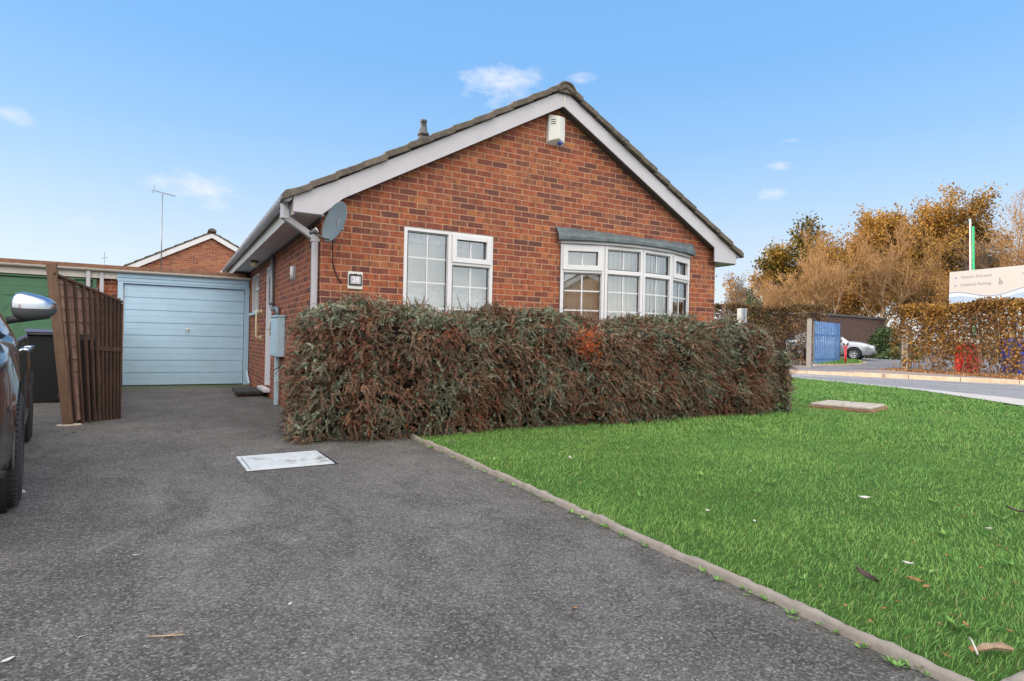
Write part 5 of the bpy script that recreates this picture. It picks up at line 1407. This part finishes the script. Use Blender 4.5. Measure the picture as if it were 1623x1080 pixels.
# ------------------------------------------------------------------ hedges across the road
def leaf_hedge(name, label, pts_, width, h, mat, n, size, seed, twig_n=900, z0=.1, thin=.0, gaps=None, fill=1.0):
    r_ = np.random.default_rng(seed)
    e = empty(name); tag(e, label, 'hedge')
    pts_ = [np.array(p, float) for p in pts_]
    seg = [np.linalg.norm(pts_[i + 1] - pts_[i]) for i in range(len(pts_) - 1)]; tot = sum(seg); cum = np.concatenate([[0], np.cumsum(seg)])
    def at(s_):
        i = np.clip(np.searchsorted(cum, s_, side='right') - 1, 0, len(seg) - 1); A_ = np.array(pts_); d = (A_[i + 1] - A_[i]) / np.array(seg)[i][:, None]
        return A_[i] + d * (s_ - cum[i])[:, None], np.column_stack([-d[:, 1], d[:, 0]])
    s_ = r_.uniform(0, tot, n); q = r_.uniform(-1, 1, n)
    z = r_.uniform(0, 1, n)
    # leaves lie denser on the faces and the top
    face = r_.random(n) < .7; q[face] = np.sign(q[face]) * (1 - np.abs(r_.normal(0, .10, face.sum())))
    topm = r_.random(n) < .22; z[topm] = 1 - np.abs(r_.normal(0, .03, topm.sum())); q[topm] = r_.uniform(-1, 1, topm.sum())
    p, nn = at(s_)
    wob = 1 + .12 * np.sin(s_ * 2.3) + .08 * np.sin(s_ * 5.1 + 2)
    c = np.column_stack([p + nn * (q * width / 2 * wob)[:, None], z0 + z * h * (1 + .03 * np.sin(s_ * 1.7) + .015 * np.sin(s_ * 6))])
    c += r_.normal(0, .06, c.shape)
    if gaps: 
        k = gaps(c, r_); c = c[k]
    c[:, 2] = np.maximum(c[:, 2], z0 + .02)
    rand_leaves('foliage', c, size, mat, e, r_, asp=.75)
    # upright twigs inside
    m_ = twig_n; s2 = r_.uniform(0, tot, m_); q2 = r_.uniform(-.8, .8, m_); p, nn = at(s2)
    a = np.column_stack([p + nn * (q2 * width / 2)[:, None], np.full(m_, z0)]); top_ = h * r_.uniform(.45, .98, m_)
    b = a + np.column_stack([r_.normal(0, .35, m_), r_.normal(0, .35, m_), top_])
    low = r_.random(m_) < .6; a[low] = a[low] * .4 + b[low] * .6 + r_.normal(0, .2, (low.sum(), 3)); a[:, 2] = np.maximum(a[:, 2], z0)
    V, F = sticks(a, b, np.full(m_, .011), np.full(m_, .004)); mesh_np('stems', V, F, MT['grey_bark'], e)
    return e
def sticks(a, b, ra, rb):
    n = len(a); d = norm(b - a); ref = np.tile(np.array([[.3, .2, 1.0]]), (n, 1)); u = norm(np.cross(d, ref)); v_ = np.cross(d, u)
    V = np.empty((n, 6, 3))
    for k in range(3):
        t_ = 2 * math.pi * k / 3; o_ = u * math.cos(t_) + v_ * math.sin(t_)
        V[:, k] = a + o_ * np.asarray(ra)[:, None]; V[:, k + 3] = b + o_ * np.asarray(rb)[:, None]
    i0 = (np.arange(n) * 6)[:, None]
    F = np.concatenate([i0 + np.array([k, (k + 1) % 3, (k + 1) % 3 + 3, k + 3]) for k in range(3)])
    return V.reshape(-1, 3), F
def thin_bottom(c, r_):
    keep = r_.random(len(c)) < np.clip(.16 + .85 * ((c[:, 2] - .1) / 2.6) + .22 * np.sin(c[:, 0] * 2.0 + c[:, 1] * 3.1 + c[:, 2] * 2.2), .10, 1)
    return keep
leaf_hedge('beech_hedge', 'tall clipped golden beech hedge below the grey sign board', [(27.6, 8.1), (26.4, 5.4), (25.2, 2.8), (23.6, -1), (22.5, -4)], 1.3, 2.75, MT['gold'], 46000, .10, 31, 420, gaps=thin_bottom)
leaf_hedge('clipped_hedge', 'long dark clipped hedge left of the blue gate across the road', [tuple(at_dp((1302 - 811) / 955 * 30.6, 30.6)[:2]), (22.4, 15.5), (20.8, 21), (18.4, 30)], 1.2, 2.95, MT['duskleaf'], 52000, .10, 33, 400, gaps=lambda c, r_: (r_.random(len(c)) < np.clip(.3 + .75 * (c[:, 2] - 1.2), .6, 1)))
# evergreen shrub by the car park
def shrub(name, label, c0, rad, n, size, mat, seed, cat='shrub'):
    r_ = np.random.default_rng(seed); e = empty(name, c0); tag(e, label, cat)
    d = norm(r_.normal(size=(n, 3))); d[:, 2] = np.abs(d[:, 2]); rr = r_.uniform(.55, 1.0, n) ** .5
    lump = 1 + .18 * np.sin(d[:, 0] * 6 + 1) * np.sin(d[:, 1] * 5) + .12 * np.sin(d[:, 2] * 9)
    c = d * (rr * lump)[:, None] * np.array(rad)
    rand_leaves('foliage', c, size, mat, e, r_)
    m_ = 80; b = c[r_.integers(0, n, m_)]; a = b * .05; a[:, 2] = 0; V, F = sticks(a, b, np.full(m_, .03), np.full(m_, .008)); mesh_np('stems', V, F, MT['grey_bark'], e)
    return e
def ppt(x, y_any, depth, z):
    """world point at image column x (on the horizon row) and given depth"""
    a = x - 811.5; u = a / cr_
    p = Vector((-1.448, -6.948, 0)) + fw * depth + rt * (u / 955 * depth * 1.0); return Vector((p.x, p.y, z))
shrub('evergreen_shrub', 'dark glossy evergreen shrub beside the silver car', ppt(1409, 0, 38, .38), (1.75, 1.5, 1.75), 9000, .14, MT['evergreen'], 41)
shrub('evergreen_shrub', 'low leafy evergreen shrub at the foot of the golden hedge', ppt(1426, 0, 35.5, .38), (1.1, .9, .6), 3000, .13, MT['evergreen'], 42)

# ------------------------------------------------------------------ gate, posts, bollard, bins, pole, sign
gt = empty('slatted_gate', (25.3, 11.2, .1)); tag(gt, 'open blue slatted wooden gate across the road', 'gate')
g0 = ppt(1290, 0, 28.0, .12); g1 = ppt(1331, 0, 30.5, .12); gl_ = Vector((g1.x - g0.x, g1.y - g0.y, 0)); gt.location = g0; GL = gl_.length
gt.rotation_euler = (0, 0, math.atan2(gl_.y, gl_.x)); rg = random.Random(2)
mb = MB(); ns = 15
for k in range(ns):
    x = GL * k / ns; mb.box(x + GL / ns * .24, x + GL / ns * .80, -.012, .012, .08, 2.12 + rg.uniform(-.015, .015))
mb.build('slats', MT['gate_blue'], gt)
for z in (.3, 1.45): 
    mb = MB(); mb.box(0, GL, .014, .05, z, z + .10); mb.build('rail', MT['gate_blue'], gt)
mb = MB(); mb.box(-.05, -.002, -.02, .03, .1, 2.1); mb.box(GL + .0, GL + .05, -.02, .03, .05, 2.1); mb.box(0, GL, -.02, .03, .0, .05); mb.build('frame', MT['dark_grey'], gt)
p = ppt(1282.5, 0, 26.8, .1)
po = empty('gate_post', p); tag(po, 'grey concrete gate post left of the blue gate', 'post')
po.rotation_euler = (0, 0, -yaw - .5); mb = MB(); mb.box(-.10, .10, -.10, .10, 0, 2.15); mb.build('shaft', MT['post_conc'], po, bevel=.02)
mb = MB(); mb.prism([(-.10, 2.151), (.10, 2.151), (.04, 2.20), (-.04, 2.20)], 'y', -.10, .10); mb.build('cap', MT['post_conc'], po)
p = ppt(1437, 0, 27.6, .1)
po = empty('gate_post', p); tag(po, 'concrete gate post half hidden in the golden beech hedge', 'post')
mb = MB(); mb.box(-.15, .15, -.15, .15, 0, 1.9); mb.build('shaft', MT['post_conc'], po, bevel=.02)
mb = MB(); mb.prism([(-.15, 1.901), (.15, 1.901), (.05, 1.98), (-.05, 1.98)], 'y', -.15, .15); mb.build('cap', MT['post_conc'], po)
bo = empty('red_bollard', at_dp((1340 - 811) / 955 * 29.2, 29.2)); bo.scale = (.74,) * 3; bo.rotation_euler = (0, 0, -yaw); tag(bo, 'red Y shaped marker post in front of the silver car', 'marker post')
mb = MB(); mb.tube([(0, 0, 0), (0, 0, .95)], .07, 10); mb.tube([(0, 0, .9), (-.02, 0, 1.0), (-.15, 0, 1.35)], .045, 8); mb.tube([(0, 0, .9), (.02, 0, 1.0), (.15, 0, 1.35)], .045, 8); mb.build('shaft', MT['red_paint'], bo)
mb = MB(); mb.tube([(-.10, 0, 1.22), (-.16, 0, 1.38)], .05, 8); mb.tube([(.10, 0, 1.22), (.16, 0, 1.38)], .05, 8); mb.build('tips', MT['dark_grey'], bo)
def bin_(name, label, p, w_, h, mat, capm, cat='bin'):
    e = empty(name, p); e.rotation_euler = (0, 0, -yaw - .3); tag(e, label, cat)
    mb = MB(); frus(mb, (w_ * .45, w_ * .4), (w_ * .5, w_ * .45), 0, h * .86); mb.build('body', mat, e, bevel=.04)
    mb = MB(); frus(mb, (w_ * .52, w_ * .47), (w_ * .4, w_ * .36), h * .865, h); mb.build('lid', capm, e, bevel=.03)
    return e
bin_('recycling_bin', 'red bin with a white lid seen through the golden hedge', ppt(1529, 0, 25.2, .1), .62, 1.45, MT['red_plastic'], MT['pole_white'])
bin_('recycling_bin', 'smaller red bin with a white lid against the green pole', ppt(1545, 0, 25.8, .1), .42, 1.40, MT['red_plastic'], MT['pole_white'])
bin_('recycling_bin', 'blue bin behind the golden hedge nearest the pole', ppt(1600, 0, 26.0, .1), .5, 1.5, MT['blue_plastic'], MT['blue_plastic'])
bin_('recycling_bin', 'blue bin behind the golden hedge at the right edge', ppt(1620, 0, 25.6, .1), .5, 1.5, MT['blue_plastic'], MT['blue_plastic'])
pe = empty('tall_pole', ppt(1540, 0, 29.0, .1)); pe.rotation_euler = (0, 0, -yaw); tag(pe, 'tall white pole with a bright green strip behind the sign board', 'pole')
zt_ = 1.05 + (554 - 347) / 955 * 29.0
mb = MB(); mb.tube([(0, 0, 0), (-.20, 0, zt_ - .1)], .042, 12, .036); mb.build('shaft', MT['pole_white'], pe)
mb = MB(); mb.beam((.05, -.09, 1.0), (-.11, -.09, zt_ - .45), .08, .05, up=(0, 1, 0)); mb.build('green_strip', MT['green_strip'], pe, bevel=.01)
# sign board
sA = ppt(1503, 0, 27.2, 0); sB = ppt(1700, 0, 22.9, 0)
sg_ = empty('sign_board', sA); dv = sB - sA; SW = dv.length; sg_.rotation_euler = (0, 0, math.atan2(dv.y, dv.x)); tag(sg_, 'large pale grey entrance sign board with blue waves above the hedge', 'sign')
zb_ = 1.05 + (553.5 - 481) / 955 * 27.2; zt_ = 1.05 + (554 - 431.5) / 955 * 27.2; SH = zt_ - zb_
mb = MB(); mb.box(0, SW, -.02, .04, zb_, zt_); mb.build('board', MT['sign_face'], sg_, bevel=.004)
for x in (.9, SW - .9): mb = MB(); mb.tube([(x, .10, 0), (x, .10, zt_ - .1)], .05, 10); mb.build('leg', MT['grey_metal'], sg_)
def wave(f0, f1, mat, y, nm):
    mb = MB(); n = 60; vs = []
    for i in range(n + 1):
        x = SW * i / n; vs += [(x, y, zb_ + SH * max(0.01, f0(i / n))), (x, y, zb_ + SH * f1(i / n))]
    mb.add(vs, [(2 * i, 2 * i + 2, 2 * i + 3, 2 * i + 1) for i in range(n)]); mb.build(nm, mat, sg_)
wv = lambda t_: .24 + .10 * math.cos((t_ - .04) * 9.0) + .10 * t_
wave(lambda t_: 0.01, lambda t_: wv(t_) * .95, MT['sign_b2'], -.0225, 'wave')
wave(lambda t_: wv(t_) - .02, lambda t_: wv(t_) + .012, MT['sign_b3'], -.0245, 'wave')
wave(lambda t_: 0.02 + .08 * t_, lambda t_: wv(t_) * .60 + .02 * math.sin(t_ * 12), MT['sign_b1'], -.0235, 'wave')
RX = Matrix.Rotation(R(90), 4, 'X')
text_part('lettering', 'Visitors Entrance', .185, MT['sign_txt'], sg_, Matrix.Translation((.48, -.023, zb_ + SH * .80)) @ RX, align='LEFT')
text_part('lettering', 'Disabled Parking', .185, MT['sign_txt'], sg_, Matrix.Translation((.48, -.023, zb_ + SH * .56)) @ RX, align='LEFT')
mb = MB()
M_ = Matrix.Translation((2.09, -.026, zb_ + SH * .58)) @ RX
mb.lathe([(.055, 0), (.075, 0), (.075, .004), (.055, .004)], M_ @ Matrix.Translation((0, -.04, 0)), 20)
mb.box(2.05, 2.07, -.03, -.024, zb_ + SH * .58 - .02, zb_ + SH * .58 + .10); mb.box(2.07, 2.15, -.03, -.024, zb_ + SH * .58 - .02, zb_ + SH * .58 + .0)
mb.lathe([(0, 0), (.025, 0), (.025, .004), (0, .004)], Matrix.Translation((2.055, -.026, zb_ + SH * .58 + .13)) @ RX, 12)
mb.build('wheelchair_symbol', MT['sign_txt'], sg_)
mb = MB()
for z in (.80, .56): mb.lathe([(0, 0), (.045, 0), (.045, .004), (0, .004)], Matrix.Translation((.27, -.024, zb_ + SH * z)) @ RX, 14)
mb.build('bullet', MT['sign_b1'], sg_)
mb = MB(); mb.lathe([(0, 0), (.16, 0), (.16, .004), (0, .004)], Matrix.Translation((3.15, -.024, zb_ + SH * .80)) @ RX @ Matrix.Diagonal((1.7, .8, 1, 1)), 28); mb.build('emblem', MT['sign_b2'], sg_)
mb = MB(); mb.lathe([(0, 0), (.09, 0), (.09, .004), (0, .004)], Matrix.Translation((3.22, -.029, zb_ + SH * .79)) @ RX @ Matrix.Diagonal((1.5, .7, 1, 1)), 24); mb.build('emblem_core', MT['sign_b3'], sg_)
# low dark brick building and cabinet, street lamp
w0 = ppt(1280, 0, 38.5, 0); w1 = ppt(1402, 0, 44.8, 0); bw_ = empty('brick_outbuilding', w0); dv = w1 - w0; bw_.rotation_euler = (0, 0, math.atan2(dv.y, dv.x)); tag(bw_, 'low flat roofed dark brick building behind the blue gate', 'building')
mb = MB(); mb.box(.2, dv.length, 0, 6, 0, 3.15); mb.build('wall', MT['brick_dark'], bw_)
mb = MB(); mb.box(.1, dv.length + .1, -.1, 6.1, 3.152, 3.28); mb.build('roof', MT['dark_grey'], bw_)
p = ppt(1175, 0, 21.5, -.02)
cb = empty('metal_cabinet', p); cb.rotation_euler = (0, 0, -yaw + .5); tag(cb, 'grey metal box on a post above the right end of the cotoneaster hedge', 'cabinet')
mb = MB(); mb.box(-.14, .14, -.10, .10, 1.84, 2.38); mb.build('casing', simple('cabinet_grey', (.28, .32, .36), .5, .05), cb, bevel=.01)
mb = MB(); mb.box(-.02, .0, -.108, -.1005, 1.86, 2.36); mb.build('door_gap', MT['dark_grey'], cb)
mb = MB(); mb.tube([(0, 0, 0), (0, 0, 1.84)], .04, 10); mb.build('post', MT['grey_metal'], cb)
ls = empty('street_lamp', ppt(1163, 0, 62, 0)); ls.rotation_euler = (0, 0, -yaw); tag(ls, 'distant street lamp with a flat head among bare trees', 'street lamp')
mb = MB(); mb.tube([(0, 0, 0), (0, 0, 6.9)], .09, 8, .05); mb.build('column', MT['grey_metal'], ls)
mb = MB(); mb.box(-.25, .35, -.12, .12, 6.9, 7.03); mb.build('lamp_head', MT['dark_grey'], ls, bevel=.03)

# ------------------------------------------------------------------ trees
def tree_skeleton(rng, h, spread, levels=5, trunk_r=.16, up_=.55, first=.22, multi=1, kids=(5, 5, 4, 4, 4), shrink=.62):
    A_, B_, RA, RB, LV = [], [], [], [], []
    def grow(p, d, L_, r_, lv):
        nseg = 4 if lv == 0 else 3; pts_ = [p]; cur = p; dd = d
        for k in range(nseg):
            dd = dd + np.array(rng.normal(0, .10 + .05 * lv, 3)) + np.array([0, 0, up_ * .12]); dd = dd / np.linalg.norm(dd)
            nx_ = cur + dd * (L_ / nseg); ra = r_ * (1 - .75 * k / nseg); rb = r_ * (1 - .75 * (k + 1) / nseg)
            A_.append(cur); B_.append(nx_); RA.append(ra); RB.append(rb); LV.append(lv); cur = nx_; pts_.append(cur)
        if lv >= levels - 1: return
        nk = kids[lv]
        for k in range(nk):
            t_ = (first if lv == 0 else .2) + (1 - (first if lv == 0 else .2)) * (k + rng.uniform(.1, .9)) / nk
            j = min(nseg - 1, int(t_ * nseg)); q = pts_[j] + (pts_[j + 1] - pts_[j]) * (t_ * nseg - j)
            az = rng.uniform(0, 6.283); side = np.array([math.cos(az), math.sin(az), 0]); ang = rng.uniform(.45, .95)
            nd = d * math.cos(ang) + side * math.sin(ang) * spread + np.array([0, 0, up_ * .35]); nd = nd / np.linalg.norm(nd)
            LL = L_ * (shrink + rng.uniform(-.1, .1)) * (1.0 if lv else (1.15 - .6 * t_))
            grow(q, nd, LL, max(.004, r_ * .5 * (1.1 - .5 * t_)), lv + 1)
        grow(cur, norm(dd + rng.normal(0, .2, 3)), L_ * shrink * .8, r_ * .35, lv + 1)
    for m_ in range(multi):
        d0 = np.array([rng.normal(0, .18 * (multi > 1) + .03), rng.normal(0, .18 * (multi > 1) + .03), 1.0]); d0 /= np.linalg.norm(d0)
        grow(np.array([rng.normal(0, .15 * (multi > 1)), rng.normal(0, .15 * (multi > 1)), -.1]), d0, h * .62, trunk_r, 0)
    return map(np.array, (A_, B_, RA, RB, LV))
def make_tree(name, label, loc, h, seed, bark, twigm, leaf=None, nleaf=0, lsize=.16, group=None, W=3.2, **kw):
    rng = np.random.default_rng(seed); A_, B_, RA, RB, LV = tree_skeleton(rng, h, **kw)
    W_ = kw.pop('W') if False else W
    zmax = B_[:, 2].max(); k = h / zmax; A_ = A_ * k; B_ = B_ * k
    tp = B_[LV >= 2]; mx_ = tp[:, :2].mean(0) / tp[:, 2].mean()
    for Q_ in (A_, B_): Q_[:, :2] -= np.outer(np.clip(Q_[:, 2], 0, None), mx_)
    rad = np.percentile(np.hypot(B_[:, 0], B_[:, 1]), 93); f_ = W / rad
    for Q_ in (A_, B_): Q_[:, :2] *= f_
    e = empty(name, loc); tag(e, label, 'tree', group)
    big = LV <= 1
    V, F = sticks(A_[big], B_[big], RA[big], RB[big]); mesh_np('trunk', V, F, MT[bark], e)
    V, F = sticks(A_[~big], B_[~big], np.maximum(RA[~big], .009), np.maximum(RB[~big], .006)); cr = mesh_np('crown', V, F, MT[twigm], e)
    if leaf:
        tips = B_[LV >= LV.max() - 1]; i = rng.integers(0, len(tips), nleaf)
        c = tips[i] + rng.normal(0, .3, (nleaf, 3)); rand_leaves('leaves', c, lsize, MT[leaf], cr, rng, asp=.6)
    return e
TG = 'trees beyond the beech hedge'
def T(x, depth): return ppt(x, 0, depth, .1)
# (x, depth, height, type, seed)
make_tree('pine_tree', 'pine with dark green top at the left end of the row of trees', T(1288, 50), 11.6, 1, 'bark', 'grey_bark', 'pine_green', 26000, .24, TG, W=3.3, spread=1.0, kids=(9, 5, 4, 4), levels=4, trunk_r=.24, first=.18, up_=.35, shrink=.56)
make_tree('larch_tree', 'low wide orange tree at the far left of the tree row', T(1238, 52), 9.6, 2, 'bark', 'grey_bark', 'orange_leaf', 30000, .20, TG, W=3.2, spread=1.15, kids=(8, 5, 4, 4), levels=4, trunk_r=.2, first=.10, up_=.35, shrink=.62)
make_tree('oak_tree', 'tall orange brown tree with the highest crown behind the gate', T(1432, 50), 13.6, 3, 'bark_pale', 'twig', 'orange_leaf', 52000, .20, TG, W=4.0, spread=1.0, kids=(9, 6, 4, 4), levels=4, trunk_r=.30, first=.30, up_=.5, shrink=.60)
make_tree('oak_tree', 'orange brown tree between the pine and the highest crown', T(1358, 51), 12.0, 4, 'bark_pale', 'twig', 'orange_leaf', 30000, .20, TG, W=3.6, spread=1.0, kids=(9, 6, 4, 4), levels=4, trunk_r=.24, first=.22, up_=.5, shrink=.60)
make_tree('pine_tree', 'rusty brown pine directly left of the tall green pole', T(1492, 50), 12.4, 5, 'bark', 'grey_bark', 'pine', 28000, .24, TG, W=3.6, spread=1.0, kids=(10, 5, 4, 4), levels=4, trunk_r=.26, first=.22, up_=.3, shrink=.55)
make_tree('oak_tree', 'rounded orange brown tree low between the pine and the pale bare trees', T(1322, 47), 9.6, 24, 'bark_pale', 'twig', 'orange_leaf', 20000, .18, TG, W=3.0, spread=1.0, kids=(9, 6, 4, 4), levels=4, trunk_r=.2, first=.15, up_=.5, shrink=.60)
make_tree('bare_tree', 'pale bare tree with fine twigs above the clipped hedge', T(1300, 43), 9.6, 6, 'bark_pale', 'twig', None, 0, .1, TG, W=2.8, spread=1.0, kids=(6, 6, 5, 5), levels=5, trunk_r=.12, first=.12, multi=3, shrink=.58)
make_tree('bare_tree', 'pale bare tree in front of the orange brown crowns', T(1392, 45), 10.8, 7, 'bark_pale', 'twig', None, 0, .1, TG, W=2.9, spread=.9, kids=(7, 6, 5, 4), levels=5, trunk_r=.15, first=.25, multi=2, shrink=.56)
make_tree('bare_tree', 'small pale bare tree low behind the left hedge', T(1246, 42), 7.0, 8, 'bark_pale', 'twig', None, 0, .1, TG, W=2.4, spread=1.1, kids=(6, 6, 5, 4), levels=5, trunk_r=.09, first=.1, multi=3, shrink=.6)
make_tree('bare_tree', 'bare spreading tree right of the green pole above the sign', T(1552, 46), 11.8, 9, 'grey_bark', 'grey_bark', None, 0, .1, TG, W=3.6, spread=1.1, kids=(8, 6, 4, 4), levels=5, trunk_r=.2, first=.22, up_=.5, shrink=.6)
make_tree('bare_tree', 'orange tinged bare tree at the right edge of the photo', T(1612, 43), 12.4, 10, 'bark', 'twig', 'orange_leaf', 2600, .13, TG, W=3.0, spread=.95, kids=(8, 6, 5, 4), levels=5, trunk_r=.2, first=.22, up_=.6, shrink=.6)
make_tree('bare_tree', 'thin upright bare tree behind the middle of the sign board', T(1470, 44), 9.6, 14, 'bark_pale', 'twig', 'orange_leaf', 2500, .14, TG, W=2.3, spread=.9, kids=(7, 6, 5, 4), levels=5, trunk_r=.13, first=.25, shrink=.58)
make_tree('bare_tree', 'small bare tree just right of the bungalow eaves', T(1168, 46), 6.6, 11, 'grey_bark', 'grey_bark', None, 0, .1, TG, W=1.5, spread=.9, kids=(7, 5, 4, 3), levels=5, trunk_r=.09, first=.15, multi=2, shrink=.55)
make_tree('bare_tree', 'small bare tree between the street lamp and the tree row', T(1203, 48), 6.4, 12, 'grey_bark', 'grey_bark', None, 0, .1, TG, W=1.4, spread=.8, kids=(7, 5, 4, 3), levels=5, trunk_r=.09, first=.15, multi=2, shrink=.55)
make_tree('bare_tree', 'thin young bare tree against the brick corner of the bungalow', T(1149, 24), 2.9, 13, 'grey_bark', 'grey_bark', None, 0, .1, TG, W=0.35, spread=.7, kids=(5, 4, 3, 3), levels=4, trunk_r=.03, first=.25, shrink=.5)
shrub('evergreen_bush', 'small yellow green conifer behind the left hedge', ppt(1190, 0, 40, .1), (.75, .75, 4.1), 2600, .15, MT['evergreen'], 51, 'bush')
shrub('evergreen_bush', 'small dark green bush behind the left hedge beside the conifer', ppt(1207, 0, 40, .1), (.8, .8, 3.4), 2200, .15, MT['evergreen'], 52, 'bush')
# undergrowth and a far tree belt closing the horizon
r_ = np.random.default_rng(90); c = []
for x in np.linspace(1100, 1760, 90):
    p = ppt(x, 0, r_.uniform(56, 75), 0); hh = r_.uniform(2.2, 4.6)
    q = r_.normal(size=(110, 3)) * np.array([1.6, 1.6, 1.0]); q[:, 2] = np.abs(q[:, 2]) / 2.2 * hh; c.append(np.array(p) + q)
o = rand_leaves('undergrowth', np.concatenate(c), .34, MT['duskleaf'], None, r_); tag(o, 'dark undergrowth filling the ground behind the trees', 'undergrowth', kind='stuff')
r_ = np.random.default_rng(91); n = 4200
tq = r_.uniform(0, 1, n); c = np.column_stack([25.4 + tq * 1.7 - 3.0 * 0, 1.0 + tq * 7.2, np.full(n, .115)]) ; c[:, 0] = 24.1 + (c[:, 1] - 2.8) * .45 + r_.normal(0, .35, n)
o = rand_leaves('leaf_litter', c, .07, MT['dead'], None, r_); tag(o, 'brown leaf litter along the foot of the golden hedge', 'leaf litter', kind='stuff')
